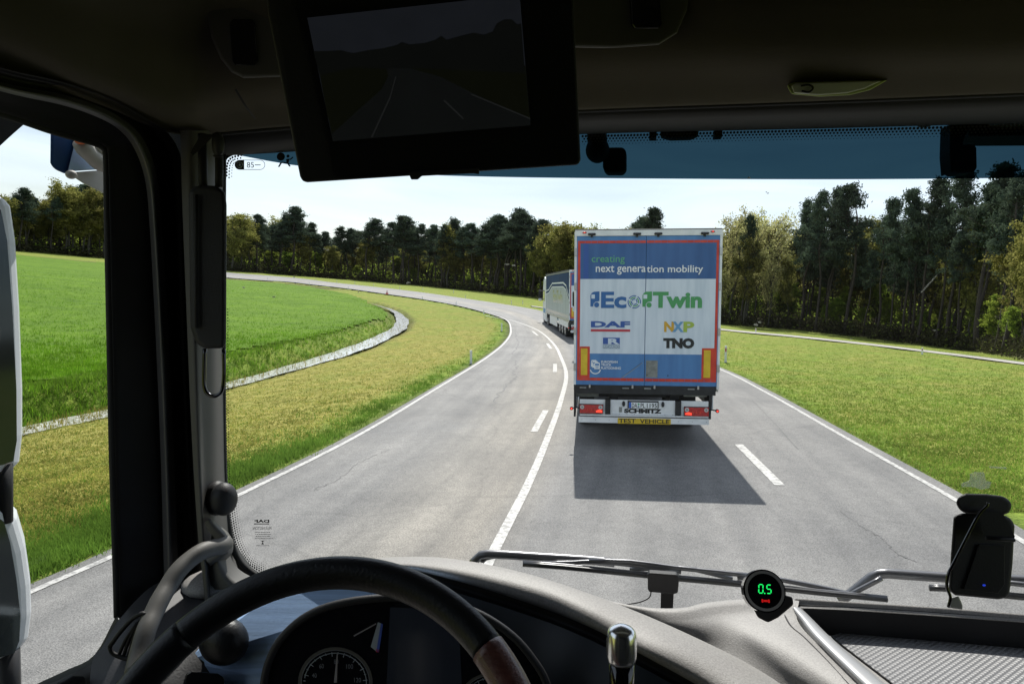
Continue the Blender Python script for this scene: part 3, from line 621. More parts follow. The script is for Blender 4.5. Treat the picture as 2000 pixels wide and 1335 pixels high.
def make_tree(kind, seed):
    g = random.Random(seed); mb = MB(); Cs = []; sg = []
    H = 16.0
    if kind == 'pine':
        bend = [Vector((g.uniform(-.25, .25) * k, g.uniform(-.25, .25) * k, H * k / 5)) for k in range(6)]
        mb.tube(bend, [.24, .2, .17, .13, .08, .02], m_barkp, 8, 3)
        z0 = g.uniform(.46, .62); nl = 44; top = g.choice([.5, .8])
        for i in range(nl):
            f = z0 + (1 - z0) * (i / nl) ** .9; q = (f - z0) / (1 - z0)
            Rm = (2.9 * (1 - q) ** .8 + .15) * (0.6 + 0.6 * math.sin(min(1, q * 2.2 + .25) * 1.57)) * g.uniform(.5, 1.15)
            a = g.uniform(0, 6.283); P0 = Vector((bend[-1].x * f, bend[-1].y * f, H * f)) ; rise = g.uniform(-.1, .45) + q * .5
            T = P0 + Vector((math.cos(a) * Rm, math.sin(a) * Rm, Rm * rise))
            mb.tube([P0, P0.lerp(T, .5) + Vector((0, 0, -.08 * Rm)), T], [.05, .035, .012], m_barkp, 4, 1)
            for k in range(5):
                u = g.uniform(.35, 1.08); Cc = P0.lerp(T, u) + Vector((g.gauss(0, .22), g.gauss(0, .22), g.gauss(.1, .15)))
                Cs.append(Cc); s = g.uniform(.22, .42); sg.append((s, s, s * .55))
        for i in range(10):      # dead stubs below the crown
            f = g.uniform(.18, z0); a = g.uniform(0, 6.28); l = g.uniform(.4, 1.3); P0 = Vector((0, 0, H * f)); mb.tube([P0, P0 + Vector((math.cos(a) * l, math.sin(a) * l, -.1))], [.025, .008], m_barkp, 3, 1)
        n, size, asp, lm = 7600, .15, .38, m_pine
    else:
        sparse = kind == 'pale'
        zs = g.uniform(.2, .35); sway = [Vector((g.uniform(-.3, .3) * k, g.uniform(-.3, .3) * k, H * .92 * k / 5)) for k in range(6)]
        mb.tube(sway, [.22, .18, .14, .10, .06, .02], m_barkd, 8, 3)
        for i in range(30):
            f = zs + (0.9 - zs) * (i / 30); q = (f - zs) / (.9 - zs)
            Rm = (3.0 * math.sin(.5 + 2.2 * q) + .4) * g.uniform(.6, 1.1); a = g.uniform(0, 6.283)
            P0 = Vector((sway[-1].x * f, sway[-1].y * f, H * .92 * f)); rise = g.uniform(.4, 1.0) + (0.5 if sparse else 0)
            T = P0 + Vector((math.cos(a) * Rm, math.sin(a) * Rm, Rm * rise)); T.z = min(T.z, H * 1.0)
            Mi = P0.lerp(T, .5) + Vector((0, 0, .1 * Rm)); mb.tube([P0, Mi, T], [.06, .04, .012], m_barkd, 4, 1)
            for k in range(5):
                u = g.uniform(.3, 1.0); B = P0.lerp(T, u); D = Vector((g.gauss(0, 1), g.gauss(0, 1), g.gauss(.4, .7))).normalized() * g.uniform(.5, 1.3); E = B + D
                E.z = min(E.z, H * 1.02)
                mb.tube([B, E], [.02, .006], m_barkd, 3, 1); Cs.append(E); s = g.uniform(.25, .5); sg.append((s, s, s * .8)); Cs.append(B.lerp(E, .5)); sg.append((.25, .25, .2))
        n, size, asp, lm = (3600, .10, .7, m_pale) if sparse else (8500, .13, .7, m_dec if kind == 'dec' else m_bushm)
    Cs = np.array([tuple(c) for c in Cs]); sg = np.array(sg); Vv, Fc = leaves(Cs, sg, n, size, asp, seed)
    tr = mb.build('trunk'); tr.location = (0, 0, 0)
    cm = np_mesh('crown', Vv, Fc, [lm]); cro = bpy.data.objects.new('crown', cm); C.objects.link(cro)
    root = empty({'pine': 'pine_tree', 'dec': 'leafy_tree', 'pale': 'sparse_tree', 'fresh': 'young_tree'}[kind]); tr.parent = root; cro.parent = root
    return root, tr, cro
protos = {k: [make_tree(k, 100 + 13 * i + len(k)) for i in range(n)] for k, n in (('pine', 7), ('dec', 5), ('pale', 3), ('fresh', 3))}
used_p = set()
def place_tree(kind, p, h, wid, label, group):
    i = random.randrange(len(protos[kind])); root, tr, cro = protos[kind][i]
    if (kind, i) in used_p:
        r = root.copy(); C.objects.link(r)
        for ch in (tr, cro): c = ch.copy(); C.objects.link(c); c.parent = r
    else: r = root; used_p.add((kind, i))
    s = h / 16.0
    r.matrix_world = Matrix.Translation(p) @ Matrix.Rotation(BANK, 4, 'Y') @ Matrix.Rotation(random.uniform(0, 6.28), 4, 'Z') @ Matrix.Diagonal((s * wid, s * wid, s, 1))
    tag(r, label, 'tree', group); return r
SKY = [(-200, 365), (0, 378), (20, 374), (50, 365), (75, 385), (100, 378), (135, 352), (170, 354), (205, 366), (330, 390), (440, 403), (462, 412), (480, 430), (502, 422), (525, 436), (545, 424), (568, 408), (590, 432), (625, 450), (650, 455), (680, 443), (710, 432), (730, 430), (748, 446), (780, 428), (800, 430), (830, 448), (865, 432), (900, 438), (935, 448), (960, 424), (990, 414), (1015, 420), (1040, 436), (1060, 440), (1080, 430), (1110, 426), (1180, 424), (1220, 420), (1250, 414), (1275, 428), (1330, 430), (1400, 425), (1425, 403), (1450, 400), (1480, 410), (1515, 412), (1535, 425), (1560, 402), (1590, 385), (1610, 376), (1650, 370), (1672, 392), (1690, 430), (1710, 400), (1735, 425), (1760, 380), (1790, 358), (1815, 372), (1850, 345), (1880, 362), (1910, 340), (1955, 350), (1985, 392), (2000, 380), (2200, 350)]
su = [a for a, b in SKY]; sv = [b for a, b in SKY]
tbu = [a for a, b in TB]; tbv = [b for a, b in TB]
def kind_at(u, back=False):
    if u < 240: return 'dec' if random.random() < (.8 if not back else .45) else 'pine'
    if u < 470: return 'dec'
    if u < 1050: return 'pine' if random.random() < (.84 if not back else .6) else 'dec'
    if u < 1240: return 'dec'
    if u < 1262: return 'pine'
    if u < 1400: return 'dec' if random.random() < .6 else 'pale'
    if u < 1535: return 'pale' if random.random() < .7 else 'dec'
    if u < 1990: return 'pine' if random.random() < (.97 if not back else .8) else 'dec'
    return 'dec'
def add_tree(u, kind, rk, vtop, label, group, wid=1.0):
    wid *= float(np.interp(u, [430, 700, 1050, 1420], [1.3, 1.35, 1.3, .85]))
    vb = np.interp(u, tbu, tbv); g0 = G(u, vb); g0 = Vector((g0.x * rk, g0.y * rk, 0)); g0.z = float(base_h(g0.x, g0.y)) + .3
    d = depth(g0); vg = CV - FPX * ((g0.y * SP + (g0.z - HC) * CP) / d)
    h = max(3.0, (vg - vtop) / FPX * d); return place_tree(kind, g0, h, wid, label, group)
# the trees that give the skyline, each by its own look and place
SPECIAL = [(50, 'dec', 370, 'leafy olive tree with a light broken top at the far left of the wood', .8), (100, 'pine', 388, 'dark narrow pine between two leafy trees behind the field', .7), (135, 'dec', 352, 'tall feathery birch-like tree beyond the field, highest in the side window', .9), (172, 'dec', 360, 'broad olive tree beside the tall feathery one in the side window', 1.0), (203, 'dec', 378, 'low branching olive tree nearest the door pillar', .9),
 (452, 'dec', 405, 'yellow green leafy tree at the left end of the pines, by the black box', .9), (502, 'pine', 422, 'slim dark pine just right of the yellow green leafy tree', .8), (568, 'pine', 407, 'tallest pointed pine above the far bend of the road', .95), (545, 'pine', 424, 'pine leaning against the left side of the tallest pointed pine', .8), (715, 'pine', 430, 'round topped pine at the middle of the far wood, first of a close pair', 1.0), (787, 'pine', 427, 'round topped pine at the middle of the far wood, second of a close pair', 1.0), (868, 'pine', 431, 'flat topped pine left of the wide pine clump', 1.0),
 (965, 'pine', 423, 'left pine of the wide clump rising left of the far lorry', .95), (990, 'pine', 413, 'highest pine of the wide clump left of the far lorry', 1.0), (1016, 'pine', 420, 'right pine of the wide clump left of the far lorry', .95), (1085, 'dec', 430, 'brownish leafy tree directly above the far lorry', 1.1), (1112, 'dec', 426, 'leafy tree touching the left edge of the trailer doors', 1.0), (1250, 'pine', 413, 'dark pine top poking up above the middle of the trailer roof', .8),
 (1425, 'pale', 403, 'pale yellow sparse tree right beside the trailer roof', 1.0), (1455, 'pale', 400, 'pale yellow sparse tree, tallest of the airy ones right of the trailer', 1.1), (1500, 'pale', 410, 'pale yellow sparse tree next to the tall dark pines', 1.1), (1447, 'pine', 425, 'small dark pine standing among the pale sparse trees', .7),
 (1562, 'pine', 400, 'first tall dark pine right of the pale trees', .8), (1592, 'pine', 384, 'dark pine in the left clump, second from the pale trees', .8), (1612, 'pine', 375, 'thin dark pine in the middle of the left clump', .8), (1650, 'pine', 369, 'highest and broadest pine of the left clump', 1.0), (1711, 'pine', 399, 'lone narrow pine in the gap between two clumps', .8), (1762, 'pine', 379, 'left edge pine of the right clump', .8), (1792, 'pine', 356, 'tall pine of the right clump below the round visor bracket', .85), (1846, 'pine', 343, 'tall slender pine reaching up into the blue sun band', .8), (1905, 'pine', 336, 'broadest pine at the right, its top inside the blue sun band', 1.05), (1958, 'pine', 350, 'last big dark pine near the right edge', .95), (1994, 'dec', 385, 'leafy tree at the very right edge of the view', .8)]
for u, k, vt, lb, wd in SPECIAL: add_tree(u, k, random.uniform(1.0, 1.04), vt, lb, None, wd)
u = -120.0
while u < 2120:                                           # front row filling between them
    if not (215 < u < 425) and not (1150 < u < 1380):
        k = kind_at(u); vt = np.interp(u, su, sv) + (random.uniform(-4, 26) if u < 1400 else random.uniform(20, 110))
        add_tree(u, k, random.uniform(1.0, 1.06), vt, {'pine': 'dark pine among the front trees of the wood', 'dec': 'leafy tree among the front trees of the wood', 'pale': 'pale sparse tree among the front trees of the wood'}[k], 'trees at the front of the wood', random.uniform(.75, 1.0))
    u += random.uniform(12, 19) * (1.0 if u < 1400 else 2.6)
for rk0, rk1, step, drop in ((1.06, 1.16, 17, 8), (1.2, 1.4, 19, 10), (1.45, 1.8, 26, 8)):
    u = -120.0
    while u < 2120:
        if not (230 < u < 420):
            k = kind_at(u, True); vt = np.interp(u, su, sv) + random.uniform(drop, drop + 34) * (1 if u < 1500 else 3.2)
            if k == 'pale' and rk0 > 1.2: k = 'dec'
            if u < 1400 or rk0 < 1.1 or random.random() < .45: add_tree(u, k, random.uniform(rk0, rk1), vt, {'pine': 'dark pine deeper in the wood, mostly hidden', 'dec': 'leafy tree deeper in the wood, mostly hidden', 'pale': 'pale sparse tree deeper in the wood, mostly hidden'}[k], 'trees deeper in the wood', random.uniform(.9, 1.2))
        u += random.uniform(step * .7, step * 1.4)
u = 470.0
while u < 2050:                                           # young light green trees under the pines
    if not (1140 < u < 1390):
        vb = np.interp(u, tbu, tbv); sc_ = np.interp(u, [400, 1400, 2000], [.5, 1, 1.4])
        add_tree(u, 'fresh', random.uniform(1.03, 1.16), vb - random.uniform(35, 95) * sc_, 'young fresh green tree growing under the pines', 'young green trees under the pines', random.uniform(1.0, 1.5))
    u += random.uniform(16, 40)
# undergrowth along the foot of the wood: twigs, bramble, low leaves
def under(n, r0, r1, hmax, seed, umin=-150, umax=2150):
    g = np.random.default_rng(seed); us = g.uniform(umin, umax, n)
    th0 = np.interp(us, tbu, tth); rb = np.interp(th0, tth, trr); r = rb * g.uniform(r0, r1, n)
    x, y = r * np.sin(th0), r * np.cos(th0); cl = 0.45 + 0.55 * np.sin(us * .07 + 3 * np.sin(us * .023)) ** 2
    z = base_h(x, y) + 0.2 + g.random(n) ** 1.3 * hmax * cl
    return np.stack([x, y, z], 1)
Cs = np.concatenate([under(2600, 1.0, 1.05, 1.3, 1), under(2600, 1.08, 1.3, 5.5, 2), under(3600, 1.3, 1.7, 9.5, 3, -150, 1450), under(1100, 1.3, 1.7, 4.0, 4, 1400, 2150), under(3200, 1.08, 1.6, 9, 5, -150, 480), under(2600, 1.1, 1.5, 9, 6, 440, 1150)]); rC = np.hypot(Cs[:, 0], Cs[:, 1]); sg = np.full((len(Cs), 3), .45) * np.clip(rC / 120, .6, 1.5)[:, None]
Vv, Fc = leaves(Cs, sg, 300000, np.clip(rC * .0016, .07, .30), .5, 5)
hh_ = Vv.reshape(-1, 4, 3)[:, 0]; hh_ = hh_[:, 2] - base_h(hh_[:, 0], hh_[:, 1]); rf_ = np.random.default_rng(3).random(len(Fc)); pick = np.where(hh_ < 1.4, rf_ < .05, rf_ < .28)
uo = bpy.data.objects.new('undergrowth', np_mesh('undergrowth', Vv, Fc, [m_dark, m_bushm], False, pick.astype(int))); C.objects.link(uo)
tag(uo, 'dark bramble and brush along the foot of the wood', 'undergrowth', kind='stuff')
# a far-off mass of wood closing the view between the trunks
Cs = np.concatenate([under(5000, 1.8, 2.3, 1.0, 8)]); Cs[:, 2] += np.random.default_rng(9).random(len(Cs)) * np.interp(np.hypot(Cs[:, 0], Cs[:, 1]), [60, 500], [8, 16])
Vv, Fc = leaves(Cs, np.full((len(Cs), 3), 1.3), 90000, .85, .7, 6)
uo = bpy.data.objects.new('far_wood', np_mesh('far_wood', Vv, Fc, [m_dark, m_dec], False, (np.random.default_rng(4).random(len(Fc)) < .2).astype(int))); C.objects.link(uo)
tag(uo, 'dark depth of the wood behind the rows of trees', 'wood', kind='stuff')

# --- marker posts
m_post = M('post_white', (0.78, 0.79, 0.78), .5, var=.1); m_postr = M('post_red', (0.5, 0.03, 0.02), .3, var=.05); m_postg = M('post_foot', (0.30, 0.31, 0.28), .7)
pr = empty('marker_post'); mb = MB(); mb.slab([(-.055, -.02, 0), (.055, -.02, 0), (.05, .06, 0), (-.05, .06, 0)], (0, 0, .9), m_post); mb.slab([(-.055, -.02, .9), (.055, -.02, .9), (.05, .06, .9), (-.05, .06, .9)], (0, .012, .08), m_post)
p_b = mb.build('post_body', pr); mb = MB(); mb.box((0, -.026, .74), (.055, .012, .19), m_postr); p_r = mb.build('reflector', pr); mb = MB(); mb.box((0, .02, .02), (.15, .12, .06), m_postg, bev=.01); p_f = mb.build('foot', pr)
POSTS = [((1417, 708), 33, 'white marker post with red reflector just right of the trailer'), ((920, 711), 27, 'white marker post nearest on the left verge, above the dry grass'), ((980, 647), 16, 'white marker post on the inside of the bend, second from the camera'), ((945, 614), 9, 'small marker post left of the inner bend, third from the camera'), ((891, 596), 7, None), ((825, 585), 6, None), ((680, 565), 5.5, None), ((604, 556), 5, None), ((523, 546), 4.5, None),
 ((1021, 594), 8, 'pair post nearer the far lorry beyond the road'), ((999, 594), 8, 'pair post farther from the far lorry beyond the road'), ((909, 582), 6, None), ((886, 572), 7, None), ((826, 567), 6.5, None), ((781, 565), 6, None), ((730, 559), 6, None), ((693, 555), 5, None), ((658, 551), 5, None), ((617, 547), 4.5, None), ((573, 543.5), 4, None), ((1476, 650), 9, 'thin marker post by the path below the pale trees'), ((1801, 692), 13, 'thin marker post by the path below the tall pines at right')]
for i, ((u, v), hp, lb) in enumerate(POSTS):
    p = G(u, v); h = hp * depth(p) / FPX
    if i: r = pr.copy(); C.objects.link(r); [setattr(c_, 'parent', r) for c_ in [q.copy() for q in ((p_b, p_f) if i < 9 else (p_b, p_r, p_f))] if C.objects.link(c_) is None]
    else: r = pr
    s = max(.3, min(1.6, h / .98)); w = s if s > .7 else .8
    r.location = p; r.scale = (w, w, s); r.rotation_euler = (0, 0, -math.atan2(p.x, p.y))
    tag(r, lb or 'small white marker post along the far stretch of road', 'marker post', 'marker posts along the road')
m_cone = M('cone_red', (0.55, 0.05, 0.02), .5); m_cw = M('cone_white', (.6, .6, .6), .5)
p = G(756, 575); hh = 8 * depth(p) / FPX; rt_ = empty('traffic_cone', p); mb = MB(); mb.box((0, 0, .03), (.5, .5, .06), m_cone, bev=.01); mb.build('base', rt_)
mb = MB(); mb.cyl((0, 0, .06), (0, 0, hh * .45), .19, m_cone, 14, .13); mb.cyl((0, 0, hh * .45), (0, 0, hh * .7), .13, m_cw, 14, .08); mb.cyl((0, 0, hh * .7), (0, 0, hh), .08, m_cone, 14, .03); mb.build('cone_body', rt_); tag(rt_, 'red and white traffic cone on the edge of the far road', 'cone')
# ================================================================== THE LORRIES AHEAD
ZTOP = 3.93
def DX(zx): return (zx - 678) * 0.002975
def DZ(zy): return ZTOP - (zy - 78) * 0.00299
P_ = lambda n, c, r=.35, **k: M(n, c, r, **k)
dr = (3.0, 3.0, 0.35)
t_navy = P_('door_dark_blue', (0.026, 0.095, 0.27), col2=(0.042, 0.13, 0.34), scale=2, stretch=dr); t_blue = P_('door_blue', (0.060, 0.18, 0.42), col2=(0.08, 0.23, 0.50), scale=2, stretch=dr)
t_light = P_('door_pale', (0.56, 0.64, 0.74), col2=(0.68, 0.75, 0.84), scale=3.5, stretch=dr); t_red = P_('reflex_red', (0.52, 0.035, 0.022), .3, col2=(0.66, 0.06, 0.03), scale=6)
t_yel = P_('reflex_yellow', (0.62, 0.42, 0.02), .35, col2=(0.74, 0.52, 0.03), scale=9); t_white = P_('painted_white', (0.68, 0.70, 0.72), .4, col2=(0.82, 0.83, 0.84), scale=5)
t_black = P_('dark_steel', (0.012, 0.013, 0.015), .5, var=.4); t_rub = P_('tyre_rubber', (0.018, 0.018, 0.018), .85); t_grey = P_('grey_plate', (0.20, 0.21, 0.20), .5, var=.25, scale=14)
t_w = P_('letter_white', (0.80, 0.82, 0.84), .5, var=.03); t_lb = P_('letter_blue', (0.035, 0.10, 0.36), .5, var=.03); t_db = P_('logo_blue', (0.030, 0.13, 0.36), .5, var=.03); t_gr = P_('logo_green', (0.07, 0.32, 0.11), .5, var=.03)
t_gr2 = P_('letter_green', (0.12, 0.42, 0.22), .5, var=.03); t_k = P_('letter_black', (0.012, 0.014, 0.016), .5, var=.05); t_r = P_('bar_red', (0.50, 0.04, 0.06), .5, var=.03); t_or = P_('letter_amber', (0.62, 0.36, 0.03), .5, var=.03); t_lg = P_('letter_lime', (0.36, 0.48, 0.07), .5, var=.03); t_mb = P_('letter_midblue', (0.13, 0.32, 0.55), .5, var=.03); t_gb = P_('letter_greyblue', (0.25, 0.33, 0.42), .5, var=.03)
t_lamp = M('lamp_red', (0.45, 0.01, 0.01), .15, var=.3, scale=30, coat=1); t_lon = M('lamp_lit', (0.8, 0.05, 0.03), .2, emit=(1, .06, .03), estr=1.0); t_clr = M('lamp_clear', (0.5, 0.5, 0.5), .15, coat=1); t_amb = M('lamp_amber', (0.6, 0.2, 0.02), .2, coat=1)
t_rim = M('rim_metal', (0.45, 0.45, 0.46), .35, metal=.8); t_glass = M('cab_glass', (0.02, 0.025, 0.03), .06, coat=1); t_curt = M('side_curtain', (0.33, 0.38, 0.42), .4, col2=(0.46, 0.51, 0.55), scale=1.2, spec=.3, bump=.15, bscale=1.6, stretch=(1, 2.2, .2)); t_cn = M('side_navy', (0.010, 0.035, 0.11), .6, col2=(0.015, 0.055, 0.15), scale=1.2, spec=.1)
t_cg = M('side_smoke', (0.12, 0.15, 0.13), .3, coat=.5); t_pb = M('plate_blue', (0.02, 0.12, 0.55), .4)
YL = [0]
def rect(mb, x0, y0, x1, y1, mat, lay, th=0.003):
    mb.slab([(DX(x0), -lay, DZ(y0)), (DX(x1), -lay, DZ(y0)), (DX(x1), -lay, DZ(y1)), (DX(x0), -lay, DZ(y1))], (0, th, 0), mat)
def poly(mb, pts, mat, lay, th=0.002): mb.slab([(DX(a), -lay, DZ(b)) for a, b in pts], (0, th, 0), mat)
def text(mb, s, x0, y0, x1, y1, mat, lay, bold=0.0, shear=0.0, space=1.0):
    v, f = text_geo(s, bold, shear, space)
    mb.add([(DX(x0 + (x1 - x0) * a), -lay, DZ(y1 + (y0 - y1) * b)) for a, b in v], f, mat)
def disc(mb, cx_, cy_, r, mat, lay, n=20, r0=0.0, a0=0, a1=6.2832, sx=1.0):
    k = n; A = [a0 + (a1 - a0) * i / k for i in range(k + 1)]
    o_ = [(DX(cx_ + r * sx * math.cos(a)), -lay, DZ(cy_ + r * math.sin(a))) for a in A]; i_ = [(DX(cx_ + r0 * sx * math.cos(a)), -lay, DZ(cy_ + r0 * math.sin(a))) for a in A]
    mb.add(o_ + i_, [(i, i + 1, k + 1 + i + 1, k + 1 + i) for i in range(k)], mat)
def wheel(parent, x, y, r=.5, w=.3):
    mb = MB(); n = 28; s = 1 if x > 0 else -1
    mb.cyl((x - w / 2, y, r), (x + w / 2, y, r), r, t_rub, 28); mb.cyl((x + s * w / 2, y, r), (x + s * (w / 2 + .02), y, r), r * .93, t_rub, 28, r * .8)
    o = mb.build('wheel', parent); mb = MB(); mb.cyl((x + s * (w / 2 + .021), y, r), (x + s * (w / 2 - .05), y, r), r * .56, t_rim, 24, r * .45); mb.cyl((x + s * w / 2, y, r), (x + s * (w / 2 + .06), y, r), .12, t_rim, 16, .1); mb.build('rim', o)
def lorry():
    root = empty('articulated_lorry')
    mb = MB(); x0, x1 = DX(250), DX(1107)
    mb.box((0, 6.83, (1.08 + ZTOP - .05) / 2), (2.50, 13.45, ZTOP - .05 - 1.08), t_white)
    mb.box((0, 6.8, ZTOP - .02), (2.55, 13.6, .05), t_black, bev=.01)
    for sx in (-1, 1): mb.box((sx * 1.262, 6.8, 1.12), (.03, 13.5, .12), t_rim); mb.box((sx * 1.262, 6.8, ZTOP - .09), (.03, 13.5, .08), t_rim); mb.box((sx * 1.255, .03, 2.5), (.05, .10, 2.78), t_white, bev=.01); mb.box((sx * 1.26, 13.58, 2.5), (.04, .08, 2.78), t_white, bev=.01)
    mb.build('cargo_body', root)
    mb = MB(); rect(mb, 251, 84, 1106, 117, t_white, .03, .05); mb.build('roof_beam', root)
    for x in (350, 615, 738, 1005):
        mb = MB(); mb.box((DX(x), -.045, DZ(107)), (.135, .035, .04), t_black, bev=.008); mb.cyl((DX(x) - .04, -.06, DZ(107)), (DX(x) + .04, -.06, DZ(107)), .018, t_black, 10); mb.box((DX(x), -.03, DZ(116)), (.035, .035, .055), t_black); mb.build('door_catch', root)
    for x in (307, 1050):
        mb = MB(); mb.ell((DX(x), -.04, DZ(97)), (.04, .02, .016), t_lamp); mb.ell((DX(x), -.055, DZ(97)), (.012, .012, .009), t_lon); mb.build('marker_lamp', root)
    # doors
    for side, (a, b) in (('l', (262, 668.9)), ('r', (671.3, 1093))):
        mb = MB(); mb.slab([(DX(a), -.02, DZ(119)), (DX(b), -.02, DZ(119)), (DX(b), -.02, DZ(1003)), (DX(a), -.02, DZ(1003))], (0, .06, 0), t_blue)
        ra, rb = (268, 667) if side == 'l' else (673, 1089)
        rect(mb, ra, 145, rb, 160, t_red, .024); rect(mb, ra, 960, rb, 977, t_red, .024)
        pa, pb = (284, 668) if side == 'l' else (672, 1074)
        rect(mb, pa, 161, pb, 369, t_navy, .023); rect(mb, pa, 370, pb, 814, t_light, .0235); rect(mb, pa, 815, pb, 959, t_blue, .0232)
        if side == 'l': rect(mb, 268, 160.5, 283, 959.5, t_red, .024)
        else: rect(mb, 1075, 160.5, 1089, 959.5, t_red, .024)
        for zy in (210, 415, 680, 895): mb.box((DX(a if side == 'l' else b) + (-.02 if side == 'l' else .02), -.015, DZ(zy)), (.05, .05, .13), t_rim, bev=.006)
        for k in range(11): xx = ra + (rb - ra) * k / 11 + 6; rect(mb, xx, 145.5, xx + 1, 159.5, t_blue, .0255, .001); rect(mb, xx, 960.5, xx + 1, 976.5, t_blue, .0255, .001)
        if side == 'l': rect(mb, 302, 161.5, 332, 368.5, t_lb, .0262, .002)
        d = mb.build('door', root)
        d['label'] = 'left door with creating, Eco and the truck platooning emblem' if side == 'l' else 'right door with Twin logo and grey plate'
        mb = MB()
        if side == 'l':
            rect(mb, 284.5, 772, 344, 959, t_red, .027); rect(mb, 291, 784, 330, 944, t_yel, .030)
        else: rect(mb, 1003, 776, 1074.5, 959, t_red, .027); rect(mb, 1015, 788, 1054, 951, t_yel, .030)
        mb.build('marker_board', d)
        mb = MB(); Lr = .0285
        if side == 'l':
            text(mb, 'creating', 350, 232, 545, 284, t_gr2, Lr, 0.004); text(mb, 'next genera', 375, 290, 668, 345, t_w, Lr, .012)
            poly(mb, [(345, 466), (352, 453), (366, 445), (398, 443), (398, 500), (388, 503), (375, 505), (364, 515), (362, 533), (345, 533)], t_db, Lr); rect(mb, 350, 462, 371, 486, t_light, Lr + .002)
            disc(mb, 382, 523, 15, t_db, Lr + .0005, r0=0); text(mb, 'Ec', 408, 445, 558, 543, t_db, Lr, .035)
            for k, (r_, c_) in enumerate(((40, t_db), (34, t_light), (30, t_gr), (23, t_light), (20, t_db), (13, t_light))): disc(mb, 604, 505, r_ * .98, c_, Lr + .0006 + k * .0003)
            for k in range(4): disc(mb, 604, 505, 39.5, t_light, Lr + .003, n=6, r0=10, a0=.3 + k * 1.571, a1=.55 + k * 1.571)
            text(mb, 'DAF', 349, 620, 582, 657, t_lb, Lr, .05); rect(mb, 349, 668, 582, 682, t_r, Lr)
            rect(mb, 422, 718, 522, 757, t_lb, Lr); text(mb, 'R', 452, 723, 520, 756, t_light, Lr + .0006, .05); rect(mb, 422, 761, 522, 783, t_gb, Lr); text(mb, 'RICARDO', 426, 764, 518, 780, t_light, Lr + .0023, .01)
            text(mb, 'EUROPEAN', 412, 856, 510, 870, t_w, Lr, .02); text(mb, 'TRUCK', 412, 874, 473, 888, t_w, Lr, .02); text(mb, 'PLATOONING', 412, 893, 530, 908, t_w, Lr, .02)
            for k, (ex, ey) in enumerate(((352, 853), (360, 859), (371, 867))):
                poly(mb, [(ex, ey + 8), (ex + 4, ey), (ex + 30, ey), (ex + 34, ey + 8), (ex + 34, ey + 40), (ex, ey + 40)], t_w, Lr + k * .004); rect(mb, ex + 5, ey + 7, ex + 29, ey + 18, t_blue, Lr + .0022 + k * .004, .001); rect(mb, ex + 7, ey + 23, ex + 27, ey + 27, t_blue, Lr + .0022 + k * .004, .001); rect(mb, ex + 9, ey + 31, ex + 25, ey + 33, t_blue, Lr + .0022 + k * .004, .001)
            disc(mb, 378, 908, 30, t_w, Lr - .001, r0=24, sx=1.1, a0=0.1, a1=3.0, n=14)
            p0 = (535, 957); p1 = (658, 868)
            poly(mb, [p0, (p0[0] + 8, p0[1]), p1, (p1[0] - 1, p1[1] - 5)], t_gb, Lr); poly(mb, [(p0[0] + 1, p0[1] - 2), (p0[0] + 4, p0[1] - 3), (p1[0] - 3, p1[1] - 1), (p1[0] - 5, p1[1] - 2)], t_black, Lr + .001, .001)
        else:
            text(mb, 'tion mobility', 674, 290, 1000, 345, t_w, Lr, .012)
            poly(mb, [(652, 466), (659, 453), (673, 445), (707, 443), (707, 500), (695, 503), (684, 505), (673, 515), (671, 533), (652, 533)], t_gr, Lr); rect(mb, 657, 462, 679, 486, t_light, Lr + .002)
            disc(mb, 691, 523, 15, t_gr, Lr + .0005); text(mb, 'Twin', 712, 445, 998, 541, t_gr, Lr, .045)
            text(mb, 'N', 781, 620, 838, 682, t_or, Lr, .045); text(mb, 'X', 828, 620, 895, 682, t_mb, Lr + .0006, .045); text(mb, 'P', 893, 620, 956, 682, t_lg, Lr, .04)
            text(mb, 'TNO', 777, 717, 958, 779, t_k, Lr, .07)
            rect(mb, 678, 852, 747, 953, t_grey, Lr); rect(mb, 681, 938, 689, 943, t_k, Lr + .003); disc(mb, 808, 941, 5, t_k, Lr, sx=.6)
        text_o = mb.build('lettering', d)
    # sill, tail
    mb = MB(); rect(mb, 250, 1004, 1088, 1056, t_black, .03, .12)
    for x in (345, 600, 730, 985): mb.box((DX(x), -.045, DZ(1010)), (.03, .03, .06), t_rim); mb.box((DX(x) - .12, -.04, DZ(1020)), (.12, .02, .025), t_grey, bev=.005)
    rect(mb, 250, 1056, 262, 1200, t_black, .0, .5); rect(mb, 1053, 1056, 1066, 1200, t_black, .0, .5)
    mb.box((0, .5, DZ(1075)), (1.7, .2, .12), t_black); mb.box((DX(330), .25, DZ(1072)), (.42, .1, .1), t_grey); mb.box((DX(975), .1, DZ(1064)), (.40, .08, .035), t_grey)
    mb.box((-.55, 6, .9), (.16, 11.4, .28), t_black); mb.box((.55, 6, .9), (.16, 11.4, .28), t_black)
    mb.build('chassis', root)
    mb = MB()
    for a, b in ((286, 439), (471, 854), (889, 1048)): rect(mb, a, 1092, b, 1179, t_white, .02, .03)
    rect(mb, 286, 1181, 1048, 1189, t_white, .05, .06)
    for a, b in ((440, 470), (855, 888)): mb.slab([(DX(a), -.06, DZ(1092)), (DX(b), -.06, DZ(1092)), (DX(b), -.06, DZ(1174)), (DX(a), -.06, DZ(1174))], (0, .09, 0), t_black)
    for k in range(9): disc(mb, 480 + k * 45, 1176, 1.5, t_k, .022)
    rect(mb, 522, 1135, 540, 1166, t_grey, .025, .01)
    text(mb, 'SCHMITZ', 553, 1143, 775, 1170, t_k, .0245, .06)
    mb.build('light_panel', root)
    mb = MB(); rect(mb, 573, 1095, 756, 1141, t_black, .035, .015); rect(mb, 580, 1104, 750, 1139, t_w, .037, .01); rect(mb, 580.5, 1104.5, 594, 1138.5, t_pb, .0385, .001)
